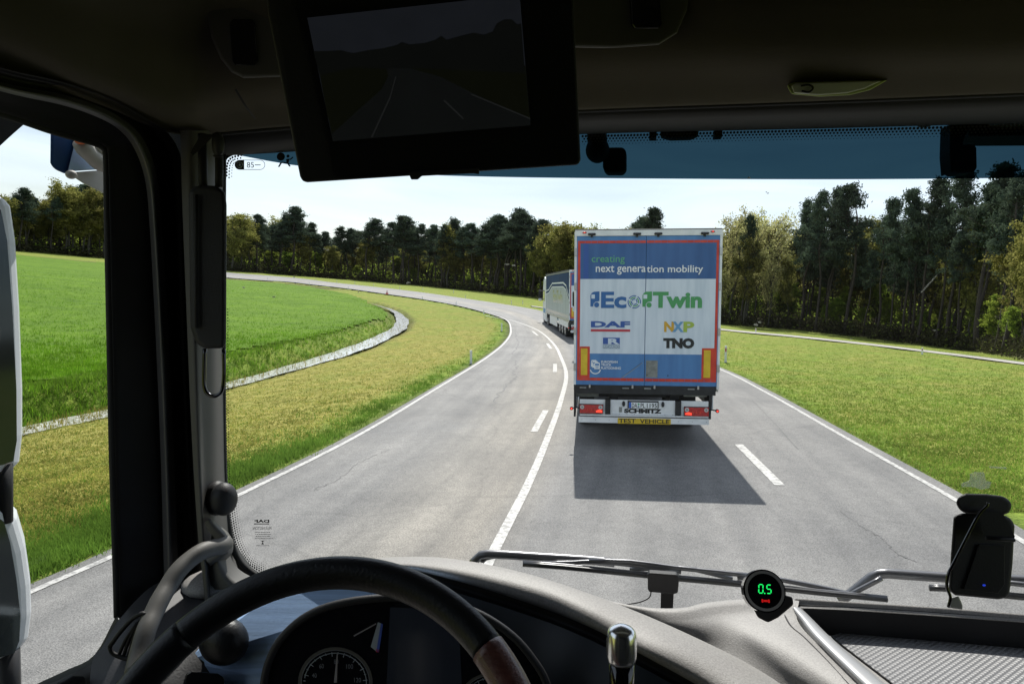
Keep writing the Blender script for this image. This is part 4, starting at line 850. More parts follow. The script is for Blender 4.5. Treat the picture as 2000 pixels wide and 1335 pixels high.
    text(mb, 'DA', 598, 1109, 630, 1136, t_k, .0385, .01); disc(mb, 638, 1115, 6, t_gr2, .0385); disc(mb, 638, 1130, 6, t_gb, .0385); text(mb, 'PL', 650, 1109, 677, 1136, t_k, .0385, .01); text(mb, '1195', 687, 1109, 746, 1136, t_k, .0385, .01)
    mb.build('number_plate', root)
    for sx in (549, 781): mb = MB(); disc(mb, sx, 1113, 17, t_black, .05, sx=.55); mb.cyl((DX(sx), -.049, DZ(1113)), (DX(sx), -.02, DZ(1113)), .025, t_black); mb.build('plate_lamp', root)
    for (a, b, c, d_), inn in (((287, 1122, 425, 1173), 1), ((907, 1127, 1048, 1178), -1)):
        mb = MB(); rect(mb, a - 2, c * 0 + b - 3, c + 2, d_ + 2, t_black, .06, .045); rect(mb, a, b, c, d_, t_lamp, .066, .02); o = mb.build('tail_light', root)
        mb = MB()
        for xx in (a + 14, c - 14): mb.cyl((DX(xx), -.074, DZ(b + 14)), (DX(xx), -.06, DZ(b + 14)), .037, t_clr, 18); mb.cyl((DX(xx), -.076, DZ(b + 14)), (DX(xx), -.07, DZ(b + 14)), .016, t_grey, 12)
        mb.build('round_lens', o)
        mb = MB(); sgn = (c - 42, c - 4) if inn > 0 else (a + 4, a + 42); poly(mb, [(sgn[0], b + 36), (sgn[0] + 20, b + 28), (sgn[1], b + 33), (sgn[1], b + 46), (sgn[0] + 2, b + 44)], t_lon, .068); mb.build('brake_glow', o)
        mb = MB(); 
        for q in range(3): xx = (a + c) / 2 - 22 + q * 22; poly(mb, [(xx - 7, b + 38), (xx, b + 18), (xx + 7, b + 38)], t_red, .068)
        mb.build('reflector', o)
    mb = MB(); rect(mb, 280, 1197, 1053, 1232, t_white, .03, .12)
    for k in range(10): disc(mb, 300 + k * 82, 1215, 2, t_grey, .0305)
    for x in (-.6, .6): mb.box((x, .2, .7), (.08, .25, .35), t_black)
    o = mb.build('underrun_bar', root)
    mb = MB(); rect(mb, 515, 1201, 830, 1234, t_yel, .034, .004); text(mb, 'TEST  VEHICLE', 522, 1204, 822, 1230, t_k, .0355, .02); mb.build('yellow_sign', o)
    for sx, s in ((DX(237), -1), (DX(1098), 1)):
        mb = MB(); mb.tube([(sx - s * .16, .02, DZ(1150)), (sx - s * .09, -.02, DZ(1142)), (sx, -.05, DZ(1146))], .012, t_black, 8, 2); mb.cyl((sx - s * .0, -.075, DZ(1146)), (sx, -.03, DZ(1146)), .032, t_black, 14); mb.cyl((sx, -.082, DZ(1146)), (sx, -.074, DZ(1146)), .027, t_lamp, 14); mb.ell((sx, -.083, DZ(1146)), (.016, .006, .014), t_lon); mb.build('outline_lamp', root)
    # left side (curtain with navy top and wavy stripes), right side plain
    for s in (-1, 1):
        X = s * 1.2535; off_ = (s * .004, 0, 0); mb = MB()
        mb.slab([(X, .1, 1.2), (X, 13.5, 1.2), (X, 13.5, 3.8), (X, .1, 3.8)], off_, t_curt)
        c = [(13.5, 2.75), (11.6, 2.85), (10.3, 3.1), (9.2, 3.28), (3.0, 3.28), (1.6, 3.1), (.8, 2.7), (.12, 2.45)]
        X2 = s * 1.2585
        def wave(dz, th, mat, q):
            up_ = [(X2 + s * q, y, z + dz) for y, z in c]; dn = [(X2 + s * q, y, z + dz - th) for y, z in c]
            mb.add(up_ + dn, [(i, i + 1, 8 + i + 1, 8 + i) for i in range(7)], mat)
        mb.add([(X2, y, z) for y, z in c] + [(X2, y, 3.8) for y, z in c], [(i, i + 1, 8 + i + 1, 8 + i) for i in range(7)], t_cn)
        wave(.0, .09, t_w, .0005); wave(-.09, .16, t_cn, .0005); wave(-.25, .06, t_w, .0005)
        mb.slab([(X2, .5, 1.22), (X2, 13.3, 1.22), (X2, 13.3, 1.42), (X2, .5, 1.42)], (s * .001, 0, 0), t_cg)
        v, f = text_geo('EcoTwin', .03); 
        mb.add([(X2 + s * .001, 8.6 - (1 - a if s > 0 else a) * 5.2 if s < 0 else 3.4 + a * 5.2, 1.95 + b * .85) for a, b in v], f, t_cg)
        mb.build('side_curtain', root)
        mb = MB(); mb.box((s * 1.23, 8.6, .74), (.03, 4.6, .60), t_white, bev=.01); mb.box((s * 1.23, 2.9, .86), (.03, 5.2, .36), t_white, bev=.01); mb.box((s * 1.25, 5.8, .93), (.012, .8, .12), t_gb); mb.build('side_skirt', root)
    for y in (2.4, 3.72, 5.04):
        for s in (-1, 1): wheel(root, s * 1.03, y)
    # tractor
    mb = MB(); prof = [(14.05, 1.0), (14.05, 3.15), (14.25, 3.62), (15.2, 3.78), (15.9, 3.55), (16.32, 2.8), (16.42, 1.6), (16.42, .45), (14.6, .45), (14.6, 1.0)]
    mb.slab([(-1.24, y, z) for y, z in prof], (2.48, 0, 0), t_white); o = mb.build('tractor_cab', root, bevel=.06)
    mb = MB(); mb.slab([(-1.1, 16.34, 1.9), (1.1, 16.34, 1.9), (1.1, 16.24, 3.0), (-1.1, 16.24, 3.0)], (0, .06, 0), t_glass)
    for s in (-1, 1): mb.slab([(s * 1.243, 14.9, 1.9), (s * 1.243, 16.0, 1.9), (s * 1.243, 15.8, 2.75), (s * 1.243, 14.9, 2.75)], (s * .01, 0, 0), t_glass)
    mb.build('window', o)
    mb = MB(); 
    for s in (-1, 1): mb.box((s * 1.246, 15.1, 1.2), (.012, 1.6, .35), t_mb, bev=.003)
    mb.build('side_badge', o)
    for s in (-1, 1):
        mb = MB(); mb.box((s * 1.5, 15.95, 2.45), (.26, .12, .62), t_black, bev=.04); mb.box((s * 1.5, 15.95, 2.02), (.24, .11, .2), t_white, bev=.04); mb.tube([(s * 1.24, 15.95, 2.7), (s * 1.45, 15.95, 2.7)], .03, t_black, 8, 1); mb.tube([(s * 1.24, 15.95, 2.05), (s * 1.45, 15.95, 2.05)], .03, t_black, 8, 1); mb.build('mirror', root)
    mb = MB(); mb.box((0, 14.2, .85), (.9, 4.6, .3), t_black)
    for s in (-1, 1): mb.box((s * 1.0, 14.0, .72), (.45, 1.1, .6), t_rim, bev=.06); mb.box((s * 1.215, 14.0, .74), (.03, 1.3, .66), t_white, bev=.01)
    mb.build('tractor_chassis', root)
    for y in (12.7, 15.9):
        for s in (-1, 1): wheel(root, s * 1.03, y)
    return root
L1 = lorry(); L1.location = (2.385, 12.1, 0); L1.rotation_euler = (0, 0, -R_(6.2))
tag(L1, 'blue and white trailer lorry nearest ahead, red frame and yellow TEST VEHICLE sign', 'lorry', 'lorries ahead on the bend')
def copy_tree(o, parent=None):
    c = o.copy(); C.objects.link(c); c.parent = parent
    for ch in list(o.children): copy_tree(ch, c)
    return c
L2 = copy_tree(L1); p2 = E0 + ray(1112, 637) * 37.6
L2.rotation_euler = (0, 0, R_(2.6))
_c = Vector((math.cos(R_(2.6)), math.sin(R_(2.6)), 0)) * 1.262
L2.location = (p2.x + _c.x, p2.y + _c.y, base_h(p2.x, p2.y) - .05)
tag(L2, 'far lorry with silver side and dark blue wavy top, half hidden behind the nearer trailer', 'lorry', 'lorries ahead on the bend')
# ================================================================== THE CAB WE SIT IN
cab = empty('lorry_cab', (0, 0, 0), -HEAD)
tag(cab, 'own lorry cab seen from inside, with grey dashboard, steering wheel and windscreen', 'lorry cab')
k_head = M('headliner', (0.075, 0.067, 0.053), .95, var=.12, scale=3, bump=.25, bscale=500, spec=.1)
k_dark = M('cab_black', (0.010, 0.010, 0.011), .6, var=.2, bump=.15, bscale=300, spec=.3)
k_dark2 = M('cab_charcoal', (0.022, 0.022, 0.024), .55, var=.15, bump=.2, bscale=300, spec=.3)
k_dgrey = M('pillar_grey', (0.075, 0.072, 0.066), .6, var=.06, scale=6, bump=.12, bscale=350)
k_trim = M('frame_strip', (0.085, 0.085, 0.09), .4, var=.06)
k_dash = M('dashboard_grain', (0.235, 0.225, 0.215), .55, var=.16, scale=320, bump=.5, bscale=480, spec=.45)
k_dash2 = M('dashboard_lower', (0.03, 0.03, 0.033), .6, var=.1, bump=.3, bscale=300)
k_satin = M('satin_bar', (0.36, 0.355, 0.35), .35, metal=.35, var=.03, bump=.1, bscale=600)
k_alu = M('brushed_panel', (0.36, 0.52, 0.78), .5, metal=.2, var=.12, scale=4, stretch=(1, 1, 60), bump=.08, bscale=40)
k_wheel = M('wheel_leather', (0.006, 0.007, 0.009), .42, var=.2, bump=.3, bscale=300, spec=.35)
k_gloss = M('gloss_black', (0.006, 0.006, 0.008), .12, coat=.6)
k_chrome = M('satin_chrome', (0.9, 0.9, 0.9), .22, metal=.92, var=.04)
k_mir = M('mirror_glass', (0.035, 0.045, 0.05), .08, metal=.6, var=.1, scale=3); k_shell = M('mirror_shell', (0.62, 0.65, 0.68), .35, var=.03)
k_blk = M('wiper_black', (0.018, 0.018, 0.02), .35, spec=.6); k_arm = M('wiper_arm', (0.16, 0.16, 0.17), .3, metal=.6)
k_frit = M('frit_black', (0.006, 0.006, 0.006), .7)
k_glass = glass_mat('windscreen_glass', (0.94, 0.965, 0.97), .007, .002)
k_side = glass_mat('side_glass', (0.93, 0.955, 0.96), .008, .003)
k_band = glass_mat('sun_band', (0.022, 0.054, 0.074), .0, 0)
k_rubber = M('seal_rubber', (0.008, 0.008, 0.008), .75)
k_lampd = M('lamp_diffuser', (0.62, 0.64, 0.58), .3, coat=.4); k_green = M('lamp_rim', (0.30, 0.36, 0.10), .4)

# --- windscreen
def wsgrid(x0, x1, z0, z1, off, nx=40, nz=8, zt=None, zb=None):
    vs = []; fs = []
    for i in range(nx + 1):
        x = x0 + (x1 - x0) * i / nx; b = zb(x) if zb else z0; t = zt(x) if zt else z1
        for j in range(nz + 1): z = b + (t - b) * j / nz; vs.append((x, ws_y(x, z) - off, z))
    for i in range(nx):
        for j in range(nz): a = i * (nz + 1) + j; fs.append((a, a + 1, a + nz + 2, a + nz + 1))
    return vs, fs
mb = MB(); v, f = wsgrid(-1.05, 1.75, 1.95, 3.42, 0); mb.add(v, f, k_glass, True); ws = mb.build('windscreen', cab)
b1 = [PW(u, vv, .004) for u, vv in [(430, 296), (470, 304), (600, 326), (800, 340), (1000, 346), (1300, 349), (1700, 350), (2000, 347), (2300, 340), (3200, 322)]]
bl = cr(b1, 5); bx = [p.x for p in bl]; bz = [p.z for p in bl]
mb = MB(); v, f = wsgrid(bl[0].x, bl[-1].x, 0, 0, .004, 50, 4, zt=lambda x: 3.40, zb=lambda x: float(np.interp(x, bx, bz))); mb.add(v, f, k_band, True); mb.build('sun_band', ws)
# frit: black border and dots
mb = MB()
def wstrip(px, w, mat, off=.006, n=4):
    P = cr([PW(u, vv, off) for u, vv in px], n); vs = []
    for i, p in enumerate(P):
        d = (P[min(i + 1, len(P) - 1)] - P[max(i - 1, 0)]); d.y = 0; d.normalize(); nr = Vector((-d.z, 0, d.x))
        q = p + nr * w; vs += [p, Vector((q.x, ws_y(q.x, q.z) - off, q.z))]
    mb.add(vs, [(2 * i, 2 * i + 1, 2 * i + 3, 2 * i + 2) for i in range(len(P) - 1)], mat)
LEDGE = [(470, 300), (450, 306), (441, 320), (438, 380), (437, 600), (438, 800), (441, 940), (449, 1020), (462, 1070), (486, 1103), (540, 1135), (640, 1165)]
wstrip(LEDGE[::-1], .05, k_frit)
mb.build('black_border', ws)
mb = MB()
def dots(px, rows, sp, r0, inward):
    P = cr([PW(u, vv, .007) for u, vv in px], 30); s = 0; acc = [0]
    for i in range(1, len(P)): acc.append(acc[-1] + (P[i] - P[i - 1]).length)
    for row in range(rows):
        n = int(acc[-1] / sp); rr_ = r0 * (1 - row / (rows + .6))
        for k in range(n):
            d = (k + .5 * (row % 2)) * sp; i = min(int(np.searchsorted(acc, d)), len(P) - 1); i = max(i, 1)
            t = (d - acc[i - 1]) / max(acc[i] - acc[i - 1], 1e-9); p = P[i - 1].lerp(P[i], t); dd = P[i] - P[i - 1]; dd.y = 0; dd.normalize(); nr = Vector((-dd.z, 0, dd.x)) * inward
            c = p + nr * (.003 + row * sp * .8); c.y = ws_y(c.x, c.z) - .007
            mb.add([(c.x + rr_ * math.cos(a), c.y, c.z + rr_ * math.sin(a)) for a in [q * 1.0472 for q in range(6)]], [tuple(range(6))], k_frit)
dots([(1138, 263), (1500, 254), (2020, 240)], 4, .0062, .0026, -1)
dots([(441, 940), (449, 1020), (462, 1070), (486, 1103), (540, 1135)], 5, .0062, .0026, 1)
dots([(437, 600), (438, 800), (441, 940)], 2, .0062, .0024, 1)
dots([(470, 300), (450, 306), (441, 320), (439, 350)], 3, .0062, .0026, 1)
tag(mb.build('frit_dots', ws), kind='stuff')
def wpoly(mb_, pts, mat, off): mb_.slab([PW(u, vv, off) for u, vv in pts], (0, -.0006, 0), mat)
def wtext(mb_, s, x0, y0, x1, y1, mat, off, bold=0, mirror=False):
    v, f = text_geo(s, bold); 
    if mirror: v = np.stack([1 - v[:, 0], v[:, 1]], 1)
    mb_.add([PW(x0 + (x1 - x0) * a, y1 + (y0 - y1) * b, off) for a, b in v], f, mat)
# maker's mark, reversed, in the lower corner
mb = MB(); wtext(mb, 'DAF', 497, 1014, 526, 1020, k_frit, .007, .04, True); wpoly(mb, [(496, 1021.5), (526, 1021.5), (526, 1023), (496, 1023)], k_frit, .007)
wtext(mb, 'PILKINGTON', 494, 1028, 530, 1034, k_gloss, .007, 0, True)
g = random.Random(4)
for y, x0, x1 in ((1038, 498, 527), (1042, 499, 526), (1046, 500, 526), (1050, 498, 531), (1064, 501, 525)):
    x = x0
    while x < x1: w = g.uniform(1, 3.2); wpoly(mb, [(x, y), (x + w, y), (x + w, y + 1.1), (x, y + 1.1)], k_frit, .007); x += w + g.uniform(.6, 1.4)
wpoly(mb, [(510, 1055), (516, 1055), (513, 1058)], k_frit, .007); wpoly(mb, [(513, 1058), (516, 1062), (510, 1062)], k_frit, .007)
mb.build('glass_mark', ws)
# 85 badge and the belt symbol
k_stick = M('sticker_clear', (0.75, 0.85, 0.9), .5)
mb = MB()
def wdisc(mb_, cu, cv, r, mat, off, r0=0, a0=0, a1=6.2832, n=22):
    A = [a0 + (a1 - a0) * i / n for i in range(n + 1)]
    mb_.add([PW(cu + r * math.cos(a), cv + r * math.sin(a), off) for a in A] + [PW(cu + r0 * math.cos(a), cv + r0 * math.sin(a), off) for a in A], [(i, i + 1, n + 2 + i, n + 1 + i) for i in range(n)], mat)
out_ = [(468 + 9.5 * math.cos(a), 322 + 9.5 * math.sin(a)) for a in np.linspace(math.pi / 2, 3 * math.pi / 2, 10)]
wpoly(mb, out_ + [(477, 312.5), (477, 331.5)], k_frit, .006)
wdisc(mb, 468, 322, 6.5, k_stick, .009, 4.2); wdisc(mb, 468, 322, 2.6, k_stick, .009)
for (x0, y0, x1, y1) in ((477, 312.3, 508, 313.2), (477, 330.8, 508, 331.7)): wpoly(mb, [(x0, y0), (x1, y0), (x1, y1), (x0, y1)], k_frit, .007)
wdisc(mb, 508, 322, 9.7, k_frit, .007, 8.8, -1.5708, 1.5708)
wtext(mb, '85', 482, 316.5, 496, 327.5, k_frit, .007, 0.0)
wpoly(mb, [(498, 321.5), (509, 321.5), (509, 322.8), (498, 322.8)], k_arm, .007)
sp = mb.build('speed_sticker'); sp.parent = None; sp.matrix_world = cab.matrix_world
sp.location = (0, 0, 0); sp.rotation_euler = (0, 0, -HEAD); tag(sp, 'small round-ended speed sticker reading 85 at the top left of the windscreen', 'sticker')
mb = MB(); wdisc(mb, 548.5, 306, 8, k_frit, .009); wdisc(mb, 562.5, 305, 3, k_frit, .009); wpoly(mb, [(559, 311), (566, 310), (564, 317), (560, 319)], k_frit, .009); wpoly(mb, [(566, 311), (572, 306), (573, 308), (567, 313)], k_frit, .009)
wpoly(mb, [(548, 317), (551, 318), (546, 326), (543, 326)], k_frit, .009); wpoly(mb, [(560, 318), (563, 317), (568, 325), (565, 325.5)], k_frit, .009); wpoly(mb, [(550, 316), (560, 317), (560, 319), (550, 318)], k_frit, .009)
st = mb.build('belt_sticker'); st.rotation_euler = (0, 0, -HEAD); tag(st, 'black airbag pictogram stuck on the glass beside the monitor', 'sticker')
# dirt and tape residue on the glass
k_smear = M('tape_residue', (0.65, 0.68, 0.66), .8)
k_smear.node_tree.nodes['Principled BSDF'].inputs['Alpha'].default_value = .3
k_bug = M('bug_spot', (0.7, 0.72, 0.68), .8); k_bug.node_tree.nodes['Principled BSDF'].inputs['Alpha'].default_value = .5
mb = MB(); wpoly(mb, [(1877, 944), (1893, 938), (1895, 925), (1905, 921), (1922, 922), (1925, 938), (1936, 941), (1932, 952), (1915, 955), (1900, 950), (1878, 950)], k_smear, .005)
wpoly(mb, [(1932, 910), (1950, 911), (1966, 912), (1966, 915), (1948, 914), (1932, 913)], k_smear, .005)
wpoly(mb, [(1829, 537), (1830, 538), (1813, 558), (1799, 572), (1798, 571), (1811, 556)], k_smear, .005)
for cu, cv, r in ((797, 552, 3), (535, 580, 2.5), (476, 561, 2.5), (990, 516, 3.5), (1003, 518, 3.5), (1477, 634, 3.2), (1484, 629, 3), (1825, 645, 2), (640, 488, 3), (634, 486, 2.5), (699, 484, 2), (575, 541, 1.8), (700, 570, 2), (1500, 377, 2), (1497, 375, 1.6), (1662, 662, 1.6), (740, 461, 1.6), (1463, 347, 2.4)):
    g_ = random.Random(cu); n = 9; wpoly(mb, [(cu + r * g_.uniform(.5, 1.3) * math.cos(a) * 1.3, cv + r * g_.uniform(.5, 1.1) * math.sin(a) * .8) for a in [6.283 * i / n for i in range(n)]], k_bug, .005)
tag(mb.build('glass_dirt', ws), kind='stuff')

# --- headliner and overhead console
cols = [-300, -60, 60, 140, 220, 300, 360, 420, 560, 850, 1140, 1600, 2000, 2400, 3000, 4200]
dep = [.74, .92, 1.0, 1.06, 1.13, 1.2, 1.245, 1.26, 1.24, 1.18, 1.12, 1.05, 1.0, .95, .85, .66]
v0 = [40, 118, 158, 186, 213, 246, 260, 259, 246, 228, 213, 196, 180, 166, 140, 80]
def row(dv, dz, vv=None): return [PZ(u, (vv or v0)[i] + dv[i] if isinstance(dv, (list, tuple)) else (vv or v0)[i] + dv, dep[i] + dz) for i, u in enumerate(cols)]
lo = [-55] * 3 + [-50, -48, -52, -60, -72, -85, -100, -105, -92, -85, -85, -85, -85]
hi = [-110] * 3 + [-110, -115, -125, -135, -150, -165, -175, -185, -178, -165, -165, -165, -165]
mb = MB()
rows = [row(4, .03), row(0, 0), row(-8, -.015), row([q * .45 for q in lo], -.05), row(lo, -.10), row(hi, -.125), row([q - 120 for q in hi], -.16), row([q - 420 for q in hi], -.35)]
mb.loft(rows, k_head, 4, 4); mb.build('headliner', cab)
# header strip (roller blind) between console and glass
mb = MB(); hc = [(405, 262), (560, 248), (850, 229), (1140, 214), (1600, 197), (2000, 181), (2400, 166), (3000, 140), (3900, 95)]; hb = [(405, 306), (560, 297), (850, 277), (1140, 262), (1600, 251), (2000, 240), (2400, 229), (3000, 212), (3900, 185)]
top = [PZ(u, vv - 14, np.interp(u, cols, dep) + .03) for u, vv in hc]; midr = [PZ(u, (a + b) / 2, np.interp(u, cols, dep) + .055) for (u, a), (_, b) in zip(hc, hb)]
bot = [PW(u, vv, .012) for u, vv in hb]; bot2 = [PW(u, vv - 6, -.03) for u, vv in hb]
mb.loft([top, midr, bot, bot2], k_frit, 4, 3); mb.build('blind_header', cab)
mb = MB(); mb.tube([PZ(u, vv + 2, np.interp(u, cols, dep) + .012) for u, vv in hc], .004, k_dark2, 6, 3); mb.build('console_seam', cab)
# side rail seam and rear shell of the cab (keeps the inside dark)
mb = MB()
mb.box((.25, -1.5, 2.6), (2.6, .05, 2.6), k_dark2); mb.box((.25, -.55, 3.62), (2.6, 2.0, .05), k_head); mb.box((.25, 0, 1.28), (2.6, 3.1, .05), k_dark2)
mb.box((1.47, -.75, 2.6), (.05, 1.5, 2.6), k_dark2); mb.box((-1.02, -.75, 2.6), (.05, 1.2, 2.6), k_dark2); mb.box((1.47, .6, 1.75), (.05, 1.7, .9), k_dark2); mb.box((1.47, .6, 3.5), (.05, 1.7, .5), k_dark2)
mb.box((.25, .45, 3.68), (2.7, 2.1, .04), t_white); mb.box((-1.06, .0, 3.52), (.05, 2.7, .3), t_white); mb.box((.25, 1.46, 3.5), (2.6, .04, .35), t_white)
mb.box((.25, 1.50, 1.65), (2.6, .04, .75), t_white)
mb.box((1.46, 1.17, 2.7), (.10, .16, 1.7), k_dark2); mb.build('cab_shell', cab)
mb = MB(); mb.loft([[PZ(*q) for q in ((458, 175, 1.13), (478, 208, 1.16), (497, 232, 1.20))], [PZ(*q) for q in ((462, 174, 1.128), (482, 207, 1.158), (500, 232, 1.198))]], k_dark, 4, 1); mb.build('seam', cab)
# switch pods in the console
def pod(pts, Z, sw_):
    mb = MB(); P = [PZ(u, vv, Z) for u, vv in pts]; mb.slab(P, cabray(600, 100) * .05, k_dgrey); o = mb.build('switch_pod', cab, bevel=.006)
    for s_ in sw_:
        mb = MB(); c = [(s_[0] + 6, s_[1]), (s_[2] - 6, s_[1]), (s_[2], s_[1] + 8), (s_[2] + s_[4], s_[3] - 8), (s_[2] - 6 + s_[4], s_[3]), (s_[0] + 6 + s_[4], s_[3]), (s_[0] + s_[4], s_[3] - 8), (s_[0], s_[1] + 8)]
        mb.slab([PZ(u, vv, Z - .004) for u, vv in c], cabray(600, 100) * .01, k_gloss); mb.build('rocker_switch', o, bevel=.0015)
pod([(405, -60), (404, 30), (412, 75), (430, 115), (452, 142), (475, 153), (560, 150), (560, -60)], 1.115, [(448, 38, 498, 128, 6)])
pod([(1100, -60), (1100, 92), (1200, 94), (1290, 88), (1325, 66), (1345, 20), (1350, -60)], .955, [(1232, -10, 1290, 56, 3)])
# reading lamp
mb = MB(); mb.slab([PZ(u, vv, .985) for u, vv in ((1536, 166), (1545, 184), (1600, 189), (1660, 186), (1700, 176), (1735, 156), (1620, 159), (1550, 161))], cabray(1600, 170) * .05, k_green); o = mb.build('reading_lamp', cab, bevel=.003)
mb = MB(); mb.slab([PZ(u, vv, .982) for u, vv in ((1545, 167), (1551, 182), (1600, 186), (1655, 182), (1690, 173), (1722, 158), (1620, 161), (1555, 163))], cabray(1600, 170) * .04, k_lampd); mb.build('diffuser', o, bevel=.002)
mb = MB(); mb.tube([PZ(u, vv, .979) for u, vv in ((1565, 168), (1580, 166), (1588, 172), (1580, 180), (1566, 178))], .0015, k_dark, 6, 4); mb.build('reflector_ring', o)

# --- left door frame, seals, window
x_d = -.93
def DPX(u, vv, o=0.0): return PX(u, vv, x_d + o)
mb = MB()
inner = [(-500, 100), (-200, 170), (0, 222), (99, 255), (180, 278), (200, 288), (207, 305), (209, 420), (214, 660), (219, 900), (226, 1120), (228, 1204)]
strip_out = [(-500, 20), (-200, 100), (0, 166), (120, 192), (190, 215), (235, 240), (268, 275), (290, 340), (298, 430), (309, 640), (320, 900), (330, 1200)]
A = cr([DPX(*p) for p in inner], 6); B = cr([DPX(u, vv, .05) for u, vv in strip_out], 6)
mb.loft([[DPX(u, vv, -.10) for u, vv in inner], [DPX(*p) for p in inner], [DPX((a[0] * 2 + b[0]) / 3, (a[1] * 2 + b[1]) / 3, .02) for a, b in zip(inner, strip_out)], [DPX(u, vv, .05) for u, vv in strip_out]], k_dark, 5, 3)
fr = mb.build('door_frame', cab)
mb = MB(); mb.tube([DPX(u + 1, vv, .004) for u, vv in inner], .006, k_rubber, 8, 5); mb.build('window_seal', fr)
mb = MB(); st_in = [(-500, 32), (-200, 112), (0, 178), (120, 205), (188, 228), (232, 253), (262, 290), (283, 350), (292, 440), (303, 640), (314, 900), (322, 1200)]
so = [(-500, 12), (-200, 92), (0, 160), (120, 184), (194, 208), (245, 236), (282, 275), (306, 340), (316, 440), (328, 640), (340, 900), (352, 1200)]
mb.loft([[DPX(u, vv, .055) for u, vv in st_in], [DPX((a[0] + b[0]) / 2, (a[1] + b[1]) / 2, .075) for a, b in zip(st_in, so)], [DPX(u, vv, .062) for u, vv in so]], k_trim, 5, 4); mb.build('frame_trim', fr)
mb = MB(); so2 = [(-500, -10), (-200, 62), (0, 132), (120, 160), (210, 190), (275, 225), (330, 262), (356, 320), (362, 440), (368, 640), (378, 900), (392, 1200)]
mb.loft([[DPX(u, vv, .055) for u, vv in so], [DPX((a[0] + b[0]) / 2, (a[1] + b[1]) / 2, .05) for a, b in zip(so, so2)], [DPX(u, vv, .10) for u, vv in so2]], k_dark, 5, 2); mb.build('door_seal', fr)
mb = MB(); pts = [DPX(u, vv, -.06) for u, vv in ((-700, 0), (200, 240), (235, 300), (245, 1260), (60, 1400), (-700, 1500))]; mb.add(pts, [tuple(range(6))], k_side); mb.build('side_window', cab)
# door sill / top of the door
mb = MB()
si = [(228, 1200), (185, 1278), (130, 1308), (68, 1337), (-60, 1400)]; 
mb.loft([[DPX(u, vv, -.08) for u, vv in si], [DPX(u, vv) for u, vv in si], [DPX(u + 4, vv + 10, .03) for u, vv in si]], k_rubber, 4, 2)
mb.loft([[DPX(u + 4, vv + 9, .03) for u, vv in si], [DPX(u + 20, vv + 40, .06) for u, vv in si], [DPX(u + 40, vv + 130, .07) for u, vv in si]], k_dgrey, 4, 3)
dr_ = mb.build('door', cab)
mb = MB(); mb.slab([DPX(u, vv, .085) for u, vv in ((108, 1332), (135, 1317), (155, 1318), (160, 1330), (150, 1345), (110, 1350))], (.01, 0, 0), k_dark); mb.build('door_handle', dr_, bevel=.003)

# --- windscreen pillar
mb = MB()
pv = [255, 400, 600, 800, 950, 1060, 1130, 1220]
c0 = [(352, 356, 364, 372, 380, 388, 396, 404), (372, 374, 380, 386, 392, 398, 404, 412), (396, 396, 396, 398, 400, 404, 410, 425), (420, 420, 419, 420, 421, 425, 432, 452), (434, 433, 432, 434, 437, 446, 462, 520), (440, 440, 439, 441, 445, 455, 475, 560)]
zz = [1.22, 1.215, 1.235, 1.275, 1.335, 1.37]
mb.loft([[PZ(c[i], pv[i], z) for i in range(8)] for c, z in zip(c0, zz)], k_dgrey, 4, 4); pil = mb.build('windscreen_pillar', cab)
mb = MB(); mb.tube([PZ(u, vv, 1.352) for u, vv in ((436, 300), (435, 500), (435, 800), (439, 960), (448, 1040), (462, 1085), (485, 1112), (520, 1135))], .006, k_rubber, 8, 4); mb.build('glass_seal', pil)
mb = MB(); mb.slab([PZ(u, vv, 1.44) for u, vv in ((150, 130), (430, 130), (434, 300), (432, 900), (450, 1060), (520, 1160), (520, 1300), (236, 1300), (232, 1190), (226, 800), (216, 310), (185, 268))], cabray(330, 600) * .06, k_frit); mb.build('pillar_shell', pil)
# handle boss: ring shape and foot
mb = MB(); mb.loft([[PZ(u, vv, z) for u, vv in ((412, 1010), (424, 1022), (446, 1040), (455, 1060), (452, 1082), (430, 1100), (412, 1108))] for z in (1.25,)] + [[PZ(u, vv, 1.21) for u, vv in ((408, 1012), (420, 1028), (438, 1046), (445, 1062), (443, 1078), (424, 1092), (408, 1100))], [PZ(u, vv, 1.215) for u, vv in ((400, 1020), (410, 1040), (425, 1055), (430, 1064), (428, 1072), (412, 1082), (400, 1090))]], k_dgrey, 4, 3); mb.build('handle_boss', pil)
mb = MB(); mb.loft([[PZ(u, vv, 1.24) for u, vv in ((415, 1030), (408, 1080), (402, 1120), (395, 1150))], [PZ(u, vv, 1.22) for u, vv in ((425, 1030), (425, 1085), (440, 1125), (470, 1150))], [PZ(u, vv, 1.28) for u, vv in ((438, 1040), (450, 1085), (468, 1112), (510, 1135))]], k_dgrey, 4, 4); mb.build('pillar_foot', pil)
mb = MB(); hp = [(440, 1060), (432, 1066), (412, 1070), (391, 1078), (366, 1096), (345, 1118), (326, 1148), (312, 1172), (298, 1202), (286, 1230), (272, 1278), (262, 1320)]
zs = np.linspace(1.22, 1.0, len(hp)); mb.tube([PZ(u, vv, z) for (u, vv), z in zip(hp, zs)], .0145, k_dgrey, 14, 3); mb.build('grab_handle', cab)
# black round vent ball on the pillar
mb = MB(); c = PZ(437, 974, 1.24); mb.ell(c, (.024, .024, .030), k_dark2, 20, 12); c2 = PZ(424, 972, 1.26); mb.ell(c2, (.020, .026, .032), k_dark2, 18, 12); mb.build('tweeter_knob', pil)
